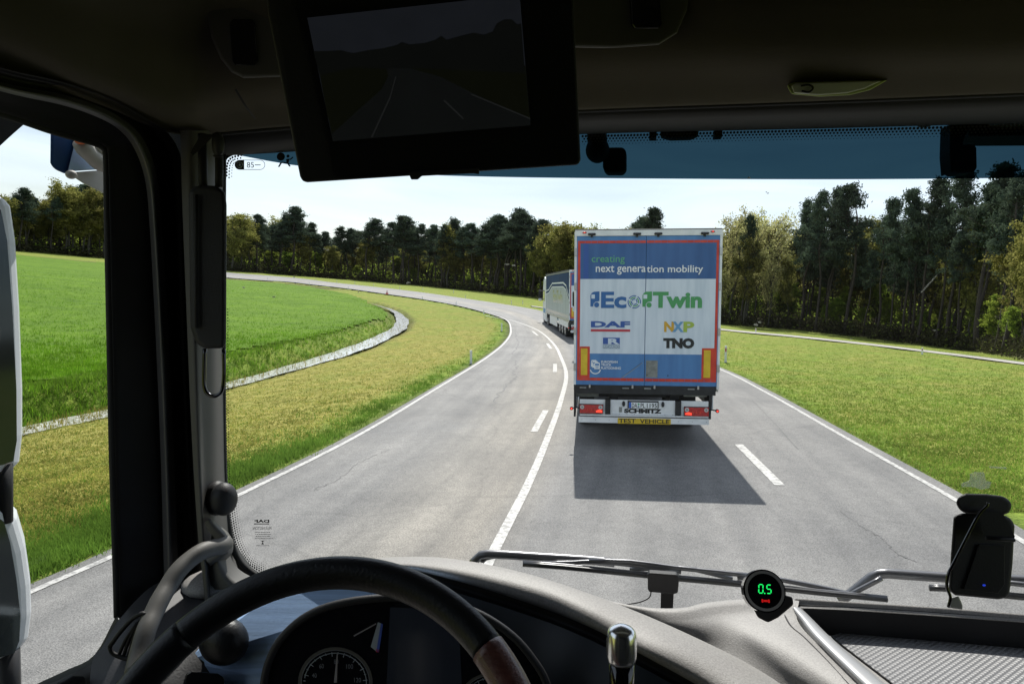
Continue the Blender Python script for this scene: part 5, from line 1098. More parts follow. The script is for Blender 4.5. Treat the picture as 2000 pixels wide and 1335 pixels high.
# --- black roller box hung on the pillar, with its cords
bx_ = empty('roller_box', (0, 0, 0), -HEAD); tag(bx_, 'long black box hanging beside the left edge of the windscreen', 'roller box')
mb = MB(); P = [PZ(u, vv, 1.17) for u, vv in ((368, 372), (386, 360), (420, 362), (440, 372), (443, 400), (442, 660), (440, 681), (398, 682), (382, 670), (372, 640))]; mb.slab(P, cabray(410, 500) * .045, k_dark2); mb.build('box_body', bx_, bevel=.008)
mb = MB(); mb.tube([PZ(u, vv, 1.165) for u, vv in ((384, 380), (383, 500), (384, 640))], .003, k_dark, 6, 2); mb.build('box_ridge', bx_)
mb = MB(); mb.tube([PZ(u, vv, 1.19) for u, vv in ((395, 262), (396, 310), (397, 365))], .0075, k_dark, 8, 2); mb.tube([PZ(u, vv, 1.19) for u, vv in ((427, 270), (428, 320), (428, 365))], .0068, k_dark, 8, 2); mb.ell(PZ(426, 282, 1.185), (.011, .01, .022), k_dark2)
for k in range(7): mb.tube([PZ(426 + 8.5 * math.cos(a), 262 + k * 7 + 2 * math.sin(a), 1.183) for a in np.linspace(0, 3.14, 5)], .0018, k_dark2, 5, 1)
mb.slab([PZ(u, vv, 1.175) for u, vv in ((392, 262), (420, 262), (392, 292), (376, 304), (372, 298))], cabray(400, 280) * .02, k_dark); mb.build('bracket', bx_)
mb = MB(); mb.tube([PZ(u, vv, 1.2) for u, vv in ((400, 680), (399, 720), (399, 752), (405, 768), (417, 773), (430, 768), (436, 752), (438, 720), (437, 682))], .0036, k_gloss, 8, 4); mb.build('cable_loop', bx_)
# --- things outside the side window
mm_ = MB(); pr_ = [PX(u, vv, -1.36) for u, vv in ((-330, 372), (-30, 366), (5, 374), (20, 400), (30, 470), (38, 600), (44, 760), (44, 850), (38, 905), (22, 930), (-30, 940), (-330, 930))]
mm_.slab(pr_, cabray(0, 600) * .10, k_shell); o = mm_.build('wing_mirror', cab, bevel=.03)
mb = MB(); mb.slab([PX(u, vv, -1.352) for u, vv in ((-320, 390), (-30, 388), (2, 410), (14, 470), (24, 600), (32, 760), (33, 860), (26, 900), (-20, 915), (-320, 915))], (-.004, .004, 0), k_mir); mb.build('mirror_glass', o)
mm_ = MB(); pr_ = [PX(u, vv, -1.36) for u, vv in ((-330, 985), (-20, 984), (12, 992), (34, 1015), (50, 1070), (60, 1140), (62, 1200), (56, 1250), (38, 1280), (10, 1295), (-330, 1300))]
mm_.slab(pr_, cabray(0, 600) * .10, k_shell); o = mm_.build('wing_mirror', cab, bevel=.03)
mb = MB(); mb.slab([PX(u, vv, -1.352) for u, vv in ((-320, 1006), (-10, 1006), (8, 1020), (20, 1060), (32, 1130), (40, 1200), (38, 1250), (28, 1275), (0, 1283), (-320, 1284))], (-.004, .004, 0), k_mir); mb.build('mirror_glass', o)
mb = MB(); mb.tube([PX(u, vv, -1.38) for u, vv in ((2, 900), (2, 1020))], .022, k_dark, 10, 1); mb.tube([PX(u, vv, -1.38) for u, vv in ((12, 1270), (16, 1420))], .026, k_dark2, 10, 1); mb.build('mirror_arm', cab)
mb = MB(); mb.slab([PX(u, vv, -1.30) for u, vv in ((99, 225), (98, 318), (104, 330), (132, 342), (150, 280), (150, 225))], cabray(120, 280) * .15, t_cn); pc = mb.build('deflector_housing', cab, bevel=.008)
k_pale = M('housing_blue', (0.30, 0.42, 0.62), .4); k_und = M('housing_under', (0.34, 0.32, 0.30), .6)
mb = MB(); mb.slab([PX(u, vv, -1.292) for u, vv in ((150, 225), (147, 275), (132, 335), (240, 328), (250, 225))], cabray(180, 280) * .1, k_pale); mb.build('housing_panel', pc, bevel=.002)
mb = MB(); mb.slab([PX(u, vv, -1.285) for u, vv in ((132, 337), (240, 329), (250, 410), (205, 378), (160, 356))], cabray(180, 380) * .12, k_und); mb.build('underside', pc, bevel=.002)
mb = MB(); mb.tube([PX(u, vv, -1.25) for u, vv in ((155, 276), (166, 290), (178, 304), (196, 318), (215, 324))], [.016, .02, .017, .02, .016], k_und, 10, 2); mb.tube([PX(u, vv, -1.25) for u, vv in ((172, 275), (190, 288), (212, 298))], [.012, .016, .013], k_und, 10, 2); mb.ell(PX(157, 275, -1.24), (.012, .012, .008), M('plug_orange', (.6, .12, .02), .5)); mb.ell(PX(139, 341, -1.28), (.012, .012, .01), k_und); mb.build('conduit', pc)
mb = MB(); mb.slab([PX(u, vv, -1.25) for u, vv in ((-200, 140), (70, 230), (48, 242), (25, 262), (0, 285), (-200, 420))], cabray(0, 250) * .08, k_dark2); mb.build('roof_visor_end', cab)
# --- brackets and lamps outside the top of the windscreen
mb = MB(); mb.ell(PW(1167, 293, -.10), (.025, .03, .027), k_dark, 18, 12); mb.tube([PW(1165, 250, -.10), PW(1167, 285, -.10)], .021, k_dark, 10, 1); o = mb.build('front_camera', cab)
mb = MB(); mb.slab([PW(u, vv, -.12) for u, vv in ((1178, 292), (1184, 287), (1216, 287), (1223, 294), (1223, 328), (1216, 336), (1184, 336), (1177, 328))], (0, .05, 0), k_dark); mb.build('camera_box', o, bevel=.004)
mb = MB(); mb.slab([PW(u, vv, -.12) for u, vv in ((1857, 240), (1900, 238), (1885, 270), (1868, 330), (1858, 338), (1855, 300))], (0, .05, 0), k_dark); o = mb.build('visor_bracket', cab, bevel=.003)
mb = MB(); mb.slab([PW(u, vv, -.13) for u, vv in ((1872, 285), (1878, 281), (1902, 281), (1908, 288), (1909, 328), (1903, 336), (1872, 338), (1862, 332))], (0, .05, 0), k_dark2); mb.build('bracket_pad', o, bevel=.004)
mb = MB()
mb.slab([PW(u, vv, -.06) for u, vv in ((1268, 256), (1283, 256), (1282, 269), (1268, 269))], (0, .03, 0), k_dark); mb.slab([PW(u, vv, -.06) for u, vv in ((1395, 253), (1411, 253), (1411, 266), (1395, 267))], (0, .03, 0), k_dark)
mb.slab([PW(u, vv, -.06) for u, vv in ((1290, 256), (1365, 254), (1364, 262), (1350, 268), (1310, 269), (1292, 264))], (0, .03, 0), k_dark); mb.build('visor_clip', cab)
mb = MB(); mb.slab([PW(u, vv, -.2) for u, vv in ((1890, 232), (2300, 224), (2300, 262), (1893, 266))], (0, .1, 0), k_dark); mb.build('sun_visor', cab)
mb = MB(); mb.ell(PW(1808, 241, -.10), (.014, .02, .007), M('marker_orange', (.6, .14, .03), .3)); mb.ell(PW(1985, 236, -.14), (.05, .03, .010), M('marker_orange_b', (.6, .14, .03), .3)); mb.build('roof_marker_lamp', cab)

# --- wipers
def WT(mb_, px, r, mat, off, n=8, sm=2, flat=1.0): mb_.tube([PW(u, vv, off) for u, vv in px], r, mat, n, sm, flat=flat)
def wiper(arm, blade, yoke):
    mb = MB(); WT(mb, arm, .0105, k_arm, -.055); o = mb.build('wiper', cab)
    mb = MB(); n = len(blade)
    WT(mb, blade, .0060, k_blk, -.018, 6); WT(mb, [(u, vv - 5) for u, vv in blade], .0030, k_arm, -.024, 6); mb.build('wiper_blade', o)
    mb = MB()
    for y in yoke: WT(mb, y, .0055, k_arm, -.035, 6)
    mb.build('blade_bracket', o)
wiper([(922, 1100), (934, 1088), (952, 1081), (1040, 1086), (1150, 1093), (1200, 1098)], [(1021, 1101), (1100, 1107), (1200, 1117), (1330, 1130), (1470, 1143), (1600, 1157), (1733, 1170)],
      [[(1058, 1099), (1120, 1098), (1160, 1096), (1250, 1104), (1330, 1116)], [(1150, 1094), (1230, 1096), (1320, 1108), (1400, 1116), (1470, 1124)], [(1230, 1112), (1300, 1108), (1360, 1112), (1430, 1130)], [(1440, 1128), (1500, 1128), (1560, 1138), (1620, 1150), (1660, 1160)]])
wiper([(1640, 1172), (1662, 1158), (1690, 1136), (1716, 1120), (1760, 1121), (1850, 1127), (1950, 1130), (2100, 1138)], [(1815, 1148), (1860, 1150), (1940, 1160), (2010, 1167), (2100, 1176)], [[(1930, 1150), (1975, 1138), (2040, 1148)], [(1655, 1163), (1690, 1145), (1722, 1128)]])
mb = MB(); WT(mb, [(940, 1093), (948, 1086), (965, 1082)], .010, k_blk, -.06); mb.build('wiper_pivot', cab)

# --- dashboard: driver's cowl, middle, tray
mb = MB()
farp = [(560, 1128), (640, 1106), (720, 1092), (790, 1087), (860, 1088), (950, 1101), (1050, 1125), (1150, 1158), (1250, 1196), (1350, 1240), (1456, 1292), (1540, 1345), (1640, 1420)]
lowp = [(600, 1150), (660, 1128), (730, 1112), (790, 1110), (860, 1125), (950, 1150), (1062, 1187), (1130, 1214), (1186, 1240), (1250, 1275), (1360, 1335), (1440, 1385), (1540, 1460)]
dz0 = np.array([1.30, 1.28, 1.27, 1.26, 1.24, 1.21, 1.17, 1.13, 1.10, 1.06, 1.02, .98, .93])
def lerp_px(a, b, t): return [(p[0] + (q[0] - p[0]) * t, p[1] + (q[1] - p[1]) * t) for p, q in zip(a, b)]
R0 = [PZ(u, vv + 30, z + .07) for (u, vv), z in zip(farp, dz0)]; R1 = [PZ(u, vv, z + .02) for (u, vv), z in zip(farp, dz0)]
R2 = [PZ(u, vv, z - .035) for (u, vv), z in zip(lerp_px(farp, lowp, .4), dz0)]; R3 = [PZ(u, vv, z - .05) for (u, vv), z in zip(lerp_px(farp, lowp, .85), dz0)]; R4 = [PZ(u, vv, z - .03) for (u, vv), z in zip(lowp, dz0)]; R5 = [PZ(u, vv - 2, z + .02) for (u, vv), z in zip(lowp, dz0)]
mb.loft([R0, R1, R2, R3, R4, R5], k_dash, 5, 4)
# middle of the dashboard
sil = [(1180, 1172), (1240, 1184), (1290, 1188), (1336, 1186), (1372, 1177), (1424, 1171), (1480, 1169), (1552, 1171), (1560, 1172)]
def hrow(dv, hs, us): return [PH(u, vv + d, h) for (u, vv), d, h in zip(sil, dv, hs)]
S0 = [PH(u, vv, 2.26) + Vector((0, .12, -.12)) for u, vv in sil]; S1 = [PH(u, vv, 2.27) for u, vv in sil]
S2 = [PH(u, vv, 2.268) for u, vv in ((1190, 1190), (1250, 1202), (1300, 1212), (1350, 1212), (1400, 1204), (1450, 1200), (1495, 1200), (1540, 1205), (1556, 1206))]
S3 = [PH(u, vv, h) for (u, vv), h in zip(((1250, 1235), (1300, 1245), (1350, 1258), (1400, 1258), (1440, 1250), (1480, 1245), (1520, 1240), (1556, 1238), (1580, 1240)), (2.24, 2.24, 2.235, 2.24, 2.25, 2.262, 2.268, 2.268, 2.266))]
S4 = [PH(u, vv, h) for (u, vv), h in zip(((1330, 1300), (1380, 1305), (1430, 1310), (1470, 1310), (1510, 1308), (1545, 1305), (1580, 1298), (1610, 1290), (1636, 1290)), (2.22, 2.22, 2.22, 2.225, 2.235, 2.25, 2.262, 2.266, 2.264))]
S5 = [PH(u, vv, h) for (u, vv), h in zip(((1460, 1400), (1510, 1402), (1560, 1404), (1600, 1404), (1640, 1402), (1670, 1400), (1700, 1396), (1730, 1392), (1760, 1390)), (2.20, 2.20, 2.20, 2.205, 2.22, 2.24, 2.255, 2.262, 2.262))]
mb.loft([S0, S1, S2, S3, S4, S5], k_dash, 5, 5)
# far strip in front of the tray
e1 = [(1552, 1171), (1700, 1180), (1850, 1190), (2000, 1202), (2200, 1216)]; e2 = [(1556, 1186), (1700, 1193), (1850, 1203), (2000, 1214), (2200, 1229)]
mb.loft([[PH(u, vv, 2.262) + Vector((0, .12, -.12)) for u, vv in e1], [PH(u, vv, 2.270) for u, vv in e1], [PH(u, vv + 6, 2.272) for u, vv in e1], [PH(u, vv, 2.268) for u, vv in e2]], k_dash, 4, 3)
dash = mb.build('dashboard', cab)
mb = MB()
mb.tube([PH(u, vv, h) for u, vv, h in ((1532, 1200, 2.268), (1545, 1222, 2.268), (1572, 1245, 2.267), (1618, 1292, 2.265), (1660, 1338, 2.263), (1720, 1400, 2.262))], .0016, k_dark, 6, 4)
mb.tube([p + Vector((0, 0, .0005)) for p in [PH(u, vv, 2.2705) for u, vv in ((1556, 1181), (1700, 1188), (1850, 1198), (2000, 1209), (2200, 1223))]], .0012, k_dark, 6, 4)
mb.build('panel_gap', dash)
# satin bar along the tray
mb = MB(); ba = [(1540, 1186), (1556, 1206), (1580, 1240), (1640, 1302), (1760, 1420)]; bb = [(1562, 1184), (1584, 1206), (1620, 1242), (1690, 1302), (1830, 1420)]
mb.loft([[PH(u, vv, 2.262) for u, vv in ba], [PH(u, vv, 2.275) for u, vv in lerp_px(ba, bb, .3)], [PH(u, vv, 2.276) for u, vv in lerp_px(ba, bb, .75)], [PH(u, vv, 2.268) for u, vv in bb], [PH(u + 4, vv + 3, 2.24) for u, vv in bb]], k_satin, 4, 3); mb.build('trim_bar', dash)
# tray: wall coloured black for the shade it lies in, floor, ribbed mat
mb = MB(); o1_ = [PH(u, vv, 2.266) for u, vv in ((1830, 1425), (1690, 1306), (1620, 1246), (1586, 1209), (1568, 1191), (1590, 1187), (1700, 1194), (1850, 1204), (2000, 1215), (2200, 1230), (2500, 1255))]
dn = [p + Vector((0.0, 0.0, -.055)) for p in o1_]; dn2 = [p + Vector((0.002, -.004, -.032)) for p in o1_]
mb.loft([o1_, [p + Vector((0, 0, -.008)) for p in o1_], dn], k_dark, 4, 2)
mb.build('tray_wall', dash)
zf = 2.213
mb = MB(); fl = [PH(1568, 1191, 2.266), PH(2500, 1255, 2.266), PH(2500, 1500, 2.266), PH(1830, 1425, 2.266)]; fl = [Vector((p.x, p.y, zf)) for p in fl]; mb.slab(fl, (0, 0, -.01), k_dash); mb.build('tray_floor', dash)
m_mat = M('tray_mat', (0.17, 0.17, 0.175), .5, var=.08, spec=.6)
tt = m_mat.node_tree; tcn = tt.nodes.new('ShaderNodeTexCoord'); mpn = tt.nodes.new('ShaderNodeMapping'); mpn.inputs['Scale'].default_value = (115, 115, 0); mpn.inputs['Rotation'].default_value = (0, 0, .78)
ck = tt.nodes.new('ShaderNodeTexVoronoi'); ck.inputs['Scale'].default_value = 1.0; ck.inputs['Randomness'].default_value = 0.0
bpn = tt.nodes.new('ShaderNodeBump'); bpn.inputs['Strength'].default_value = 1.0; bpn.inputs['Distance'].default_value = .004; bpn.invert = True
tt.links.new(tcn.outputs['Object'], mpn.inputs[0]); tt.links.new(mpn.outputs[0], ck.inputs['Vector']); tt.links.new(ck.outputs['Distance'], bpn.inputs['Height']); tt.links.new(bpn.outputs[0], tt.nodes['Principled BSDF'].inputs['Normal'])
mb = MB(); mt_ = [PH(u, vv, zf + .002) for u, vv in ((1622, 1243), (1640, 1238), (2000, 1268), (2400, 1300), (2400, 1480), (1880, 1440))]; mb.slab(mt_, (0, 0, .003), m_mat); mb.build('tray_mat', dash, bevel=.001)
# dark face under the cowl
mb = MB(); A0 = [PZ(u, vv - 3, z + .0) for (u, vv), z in zip(lowp, dz0)]; A1 = [PZ(u - 6, vv + 22, z + .02) for (u, vv), z in zip(lowp, dz0)]
mb.loft([A0, [PZ(u - 3, vv + 9, z + .03) for (u, vv), z in zip(lowp, dz0)], A1], k_dark, 4, 2)  # black strip stands for the shadow gap below the cowl
k_face = M('dark_face', (0.035, 0.045, 0.06), .45, var=.1)
mb.loft([A1, [PZ(u - 60, vv + 150, z - .02) for (u, vv), z in zip(lowp, dz0)], [PZ(u - 120, vv + 330, z - .05) for (u, vv), z in zip(lowp, dz0)]], k_face, 4, 3); mb.build('dash_face', dash)
# brushed instrument panel left of the cluster
zp = 1.06
mb = MB(); mb.slab([PZ(u, vv, zp + (.1 if vv < 1250 else .02)) for u, vv in ((335, 1420), (345, 1318), (360, 1290), (420, 1230), (480, 1175), (560, 1140), (700, 1122), (850, 1140), (930, 1190), (960, 1420))], cabray(600, 1250) * .03, k_alu); pn = mb.build('instrument_panel', cab)
mb = MB(); cl = [(512, 1420), (515, 1335), (527, 1285), (550, 1245), (590, 1208), (640, 1184), (710, 1170), (790, 1166), (870, 1175), (940, 1200), (1000, 1240), (1040, 1285), (1068, 1335), (1085, 1420)]
mb.slab([PZ(u, vv, 1.045) for u, vv in cl], cabray(780, 1250) * .05, k_gloss)
mb.tube([PZ(u, vv, 1.04) for u, vv in cl], .006, k_dark2, 8, 4); clu = mb.build('gauge_cluster', pn)
k_mark = M('gauge_marks', (0.32, 0.36, 0.40), .5); k_num = M('gauge_numbers', (0.16, 0.17, 0.19), .5); k_glr = M('gauge_blue', (0.05, 0.10, 0.45), .5); k_need = M('gauge_needle', (0.28, 0.26, 0.27), .5)
def gauge(cu, cv, r, nums, hand):
    mb = MB(); Z = 1.043
    def c_(r1, r0, a0, a1, mat, z=Z, n=40):
        A = [a0 + (a1 - a0) * i / n for i in range(n + 1)]
        mb.add([PZ(cu + r1 * math.cos(a), cv + r1 * math.sin(a) * .95, z) for a in A] + [PZ(cu + r0 * math.cos(a), cv + r0 * math.sin(a) * .95, z) for a in A], [(i, i + 1, n + 2 + i, n + 1 + i) for i in range(n)], mat)
    c_(r, r * .92, 0, 6.2832, k_dgrey); c_(r * .92, r * .9, 3.0, 6.9, k_num); c_(r * .84, r * .82, 3.3, 6.4, k_mark, Z - .001)
    for k in range(17):
        a = 3.0 + k * .2; q = .80 if k % 2 else .74
        mb.add([PZ(cu + rr1 * math.cos(a + da), cv + rr1 * math.sin(a + da) * .95, Z - .0015) for rr1, da in ((r * .86, -.012), (r * .86, .012), (r * q, .012), (r * q, -.012))], [(0, 1, 2, 3)], k_mark)
    for s_, a in nums:
        v_, f_ = text_geo(s_); x, y = cu + r * .6 * math.cos(a), cv + r * .6 * math.sin(a) * .95; w = 4.5 * len(s_)
        mb.add([PZ(x - w / 2 + w * q[0], y + 5 - 9 * q[1], Z - .0015) for q in v_], f_, k_num)
    mb.add([PZ(cu - 3, cv, Z - .003), PZ(cu + 3, cv, Z - .003), PZ(cu + r * .8 * math.cos(hand) + .8, cv + r * .8 * math.sin(hand), Z - .003), PZ(cu + r * .8 * math.cos(hand) - .8, cv + r * .8 * math.sin(hand), Z - .003)], [(0, 1, 2, 3)], k_need)
    return mb.build('gauge', clu)
gauge(655, 1332, 73, [('40', 3.5), ('60', 4.05), ('80', 4.75), ('100', 5.4), ('120', 6.15)], 4.78)
gauge(960, 1375, 66, [('5', 4.0), ('10', 4.7), ('15', 5.4)], 4.0)
mb = MB(); mb.add([PZ(u, vv, 1.042) for u, vv in ((738, 1214), (744, 1216), (735, 1271), (724, 1262))], [(0, 1, 2, 3)], k_mark); mb.add([PZ(u, vv, 1.0415) for u, vv in ((744, 1216), (748, 1218), (740, 1273), (735, 1271))], [(0, 1, 2, 3)], k_glr)
mb.add([PZ(u, vv, 1.0415) for u, vv in ((735, 1266), (741, 1268), (740, 1273), (734, 1272))], [(0, 1, 2, 3)], t_red); mb.add([PZ(u, vv, 1.0412) for u, vv in ((690, 1240), (734, 1216), (735, 1218), (692, 1242))], [(0, 1, 2, 3)], k_need); mb.build('temperature_scale', clu)
mb = MB(); mb.slab([PZ(u, vv, 1.044) for u, vv in ((762, 1185), (895, 1190), (905, 1400), (752, 1400))], cabray(800, 1250) * .002, screen_mat('dim_display', (0.0015, 0.002, 0.003), 1)); mb.build('display', clu)
mb = MB(); mb.ell(PZ(437, 1251, 1.075), (.040, .030, .037), k_wheel, 24, 14); mb.build('light_switch', pn)
mb = MB(); mb.slab([PZ(u, vv, 1.05) for u, vv in ((358, 1400), (362, 1316), (372, 1310), (425, 1314), (438, 1322), (440, 1400))], cabray(400, 1320) * .02, k_gloss); mb.build('button_block', pn, bevel=.002)
# dash end with slatted vent by the door
mb = MB(); mb.loft([[PZ(u, vv, z) for u, vv, z in ((228, 1215, 1.15), (262, 1175, 1.2), (300, 1142, 1.24), (345, 1128, 1.27), (392, 1140, 1.3), (470, 1130, 1.3))], [PZ(u, vv, z) for u, vv, z in ((200, 1262, 1.1), (250, 1230, 1.12), (310, 1200, 1.16), (360, 1185, 1.2), (400, 1175, 1.22), (480, 1160, 1.25))], [PZ(u, vv, z) for u, vv, z in ((180, 1290, 1.08), (225, 1290, 1.06), (290, 1285, 1.06), (350, 1280, 1.08), (400, 1260, 1.1), (480, 1220, 1.15))], [PZ(u, vv, z) for u, vv, z in ((170, 1400, 1.0), (220, 1400, 1.0), (280, 1400, 1.0), (350, 1400, 1.02), (400, 1400, 1.05), (480, 1400, 1.1))]], k_dash2, 4, 4)
ve = mb.build('dash_end', dash)
mb = MB(); vo = [(214, 1262), (222, 1276), (252, 1286), (262, 1270), (276, 1232), (284, 1198), (262, 1205), (236, 1232)]; mb.tube([PZ(u, vv, 1.05) for u, vv in vo + vo[:1]], .0035, k_dark, 6, 3)
for k in range(4): mb.tube([PZ(u, vv, 1.055) for u, vv in ((232 + k * 9, 1280 + k * 1), (245 + k * 8, 1250 - k * 3), (268 + k * 3, 1216 - k * 3))], .0028, k_dark, 6, 3)
mb.build('vent', ve)
mb = MB(); mb.ell(PZ(410, 1138, 1.27), (.05, .05, .02), k_dash); mb.build('cowl_corner', dash)
# --- steering wheel
cw = Vector((-.315, .548, 2.400)); til = .70; e1_ = Vector((1, 0, 0)); e2_ = Vector((0, math.sin(til), math.cos(til))); e3_ = e1_.cross(e2_)
def ring(a0, a1, r, mat, n=60, tr=.0185, mbx=None):
    pts = [cw + e1_ * .235 * math.cos(a) + e2_ * .235 * math.sin(a) for a in np.linspace(a0, a1, n)]; mbx.tube(pts, tr, mat, 18, 1, flat=.92)
mb = MB(); aj = math.atan2(.20, .165) 
ring(R_(46), R_(180 - 40), 0, k_wheel, 50, .0182, mb); ring(R_(180 + 20), R_(340), 0, k_wheel, 60, .0185, mb); sw_o = mb.build('steering_wheel', cab)
k_wood = M('rim_grip_brown', (0.10, 0.032, 0.026), .38, col2=(0.15, 0.052, 0.040), scale=60, stretch=(1, 1, 6), coat=.3, bump=.5, bscale=240)
mb = MB(); ring(R_(-20), R_(46.5), 0, k_wood, 40, .0200, mb); mb.build('brown_grip', sw_o); mb = MB(); ring(R_(139.5), R_(200), 0, k_wheel, 40, .0190, mb); mb.build('rim_grip', sw_o)
mb = MB(); mb.ell(cw - e3_ * .03, (.085, .05, .07), k_dark2, 20, 12)
for s in (-1, 1): mb.tube([cw - e3_ * .03 + e1_ * s * .06, cw + e1_ * s * .235 - e2_ * .02], [.02, .014], k_dark2, 8, 1); 
mb.build('hub', sw_o)
mb = MB(); mb.tube([cw - e3_ * .04, cw + Vector((0, .25, -.35))], .045, k_dark2, 12, 1); mb.build('steering_column', cab)
# --- lever with bright knob
mb = MB(); lc = [PZ(1214, 1420, .70), PZ(1214, 1340, .70), PZ(1214, 1285, .70)]; mb.tube(lc, [.0125, .0125, .013], k_gloss, 16, 1); lv = mb.build('brake_lever', cab)
mb = MB(); mb.tube([PZ(1214, 1292, .70), PZ(1214, 1280, .70), PZ(1214, 1250, .70), PZ(1214, 1232, .70), PZ(1214, 1224, .70), PZ(1214, 1219, .70)], [.0135, .0152, .0155, .0140, .0100, .003], k_chrome, 20, 2); mb.build('lever_knob', lv)

# ================================================================== THINGS IN THE CAB
def thing(name, label, cat): r = empty(name, (0, 0, 0), -HEAD); tag(r, label, cat); return r
# monitor
mo = thing('monitor', 'large black flat monitor hanging from the overhead console, screen showing the road', 'monitor')
def PM(u, vv, o=0.0):                                    # plane of the monitor face, leaning and slightly turned
    a, b, c = Vector((590, 357)), Vector((1135, 322)), Vector((1118, -80))
    Z = .74 + (u - 590) / 545 * .02 - (vv - 340) / 420 * -.035
    return PZ(u, vv, Z - o)
face = [(600, 357), (1126, 323), (1133, 320), (1135, 312), (1114, -150), (505, -150), (523, 30), (585, 345), (590, 355)]
mb = MB(); mb.slab([PM(*p) for p in face], cabray(860, 150) * .035, k_dark2); mb.build('monitor_case', mo, bevel=.003)
k_bez = M('bezel_black', (0.012, 0.012, 0.014), .3, coat=.1)
mb = MB(); mb.slab([PM(u, vv, .002) for u, vv in ((668, 349), (1124, 318), (1127, 310), (1108, -150), (560, -150), (575, 0), (655, 340))], cabray(860, 150) * .003, k_bez); mb.build('bezel', mo)
def scr(mb_, pts, mat, o): mb_.slab([PM(u, vv, o) for u, vv in pts], cabray(860, 150) * .0004, mat)
mb = MB(); s_sky = screen_mat('screen_sky', (.0048, .0055, .0070)); s_tr = screen_mat('screen_wood', (.0016, .0018, .0017)); s_gr = screen_mat('screen_grass', (.0016, .0018, .0009)); s_rd = screen_mat('screen_road', (.0022, .0025, .0025)); s_ln = screen_mat('screen_line', (.0062, .0066, .0066))
scr(mb, ((600, 35), (1015, -10), (1036, 245), (650, 276)), s_sky, .0036)
tr = [(612, 100), (640, 100), (665, 98), (690, 104), (720, 98), (750, 94), (775, 88), (785, 82), (800, 87), (830, 84), (850, 78), (862, 70), (872, 78), (900, 70), (925, 64), (945, 68), (962, 62), (970, 46), (985, 38), (1000, 38), (1010, 48), (1018, 46), (1025, 145), (800, 140), (690, 133), (625, 150)]
scr(mb, ((622, 128), (1026, 128), (1036, 245), (650, 276)), s_gr, .0040); scr(mb, tr, s_tr, .0043); scr(mb, ((625, 148), (690, 132), (755, 135), (758, 155), (720, 190), (690, 215), (655, 240), (640, 230)), s_gr, .0046); scr(mb, ((800, 133), (1025, 143), (1036, 235), (920, 185), (850, 152)), s_gr, .0046)
scr(mb, ((755, 134), (800, 133), (860, 150), (930, 185), (1036, 232), (1036, 245), (650, 276), (648, 262), (700, 215), (745, 175), (758, 150)), s_rd, .0050)
for a, b, w in (((867, 196), (905, 232), 1.6), ((920, 184), (1036, 232), 1.3), ((773, 150), (762, 190), 1.0), ((762, 190), (726, 268), 1.5)):
    d = Vector((b[1] - a[1], a[0] - b[0])).normalized() * w; scr(mb, ((a[0] - d.x, a[1] - d.y), (a[0] + d.x, a[1] + d.y), (b[0] + d.x, b[1] + d.y), (b[0] - d.x, b[1] - d.y)), s_ln, .0054)
mb.build('screen', mo)
mb = MB(); mb.slab([PM(u, vv, .006) for u, vv in ((798, 339), (803, 351), (816, 351), (824, 344), (925, 339), (936, 341), (936, 329), (920, 330), (810, 336))], cabray(860, 150) * .03, k_dark2); mb.build('latch', mo, bevel=.001)
# round display on the dashboard
rd = thing('round_display', 'small round black display reading 0.5 in green, standing on the dashboard', 'display')
cc = PZ(1493, 1153, 1.10); ax = (E0 - cc); ax = (ax.normalized() + Vector((.22, .0, .0))).normalized(); 
xa = Vector((0, 0, 1)).cross(ax).normalized(); ya = ax.cross(xa); RR0 = .0330
def rp_(x, y, o): return cc + xa * x + ya * y + ax * o
mb = MB(); mb.cyl(cc - ax * .018, cc, RR0, k_gloss, 36, RR0); mb.build('body', rd, bevel=.002)
def ringf(mb_, r1, r0, o, mat, n=40): mb_.add([rp_(r1 * math.cos(6.2832 * i / n), r1 * math.sin(6.2832 * i / n), o) for i in range(n)] + [rp_(r0 * math.cos(6.2832 * i / n), r0 * math.sin(6.2832 * i / n), o) for i in range(n)], [(i, (i + 1) % n, n + (i + 1) % n, n + i) for i in range(n)], mat)
mb = MB(); ringf(mb, RR0 * .93, RR0 * .80, .0022, k_satin); mb.build('bezel_ring', rd)
mb = MB(); mb.cyl(cc + ax * .0005, cc + ax * .0015, RR0 * .80, k_gloss, 36); gl_ = mb.build('display_face', rd)
s_g = screen_mat('digits_green', (0.01, .75, .12), 1.0); s_r = screen_mat('digits_red', (.30, .005, .005), 1.0)
mb = MB()
def seg7(ch, x0, w, h):
    on = {'0': 'abcdef', '5': 'acdfg'}[ch]; t_ = w * .2; y0 = -h / 2 + .003
    S7 = {'a': (x0 + t_, y0 + h - t_ / 2, x0 + w - t_, 0), 'd': (x0 + t_, y0 + t_ / 2, x0 + w - t_, 0), 'g': (x0 + t_, y0 + h / 2, x0 + w - t_, 0), 'f': (x0 + t_ / 2, y0 + h / 2 + t_ / 2, y0 + h - t_, 1), 'e': (x0 + t_ / 2, y0 + t_, y0 + h / 2 - t_ / 2, 1), 'b': (x0 + w - t_ / 2, y0 + h / 2 + t_ / 2, y0 + h - t_, 1), 'c': (x0 + w - t_ / 2, y0 + t_, y0 + h / 2 - t_ / 2, 1)}
    for k in on:
        a, b, c, vert = S7[k]
        q = [(a - t_ / 2, b), (a + t_ / 2, b), (a + t_ / 2, c), (a - t_ / 2, c)] if vert else [(a, b - t_ / 2), (c, b - t_ / 2), (c, b + t_ / 2), (a, b + t_ / 2)]
        mb.add([rp_(x + (y - y0) * .08, y, .003) for x, y in q], [(0, 1, 2, 3)], s_g)
seg7('0', -.0105, .0080, .0145); seg7('5', .0020, .0080, .0145); mb.add([rp_(x, y, .003) for x, y in ((-.0014, -.0045), (.0004, -.0045), (.0004, -.0027), (-.0014, -.0027))], [(0, 1, 2, 3)], s_g)
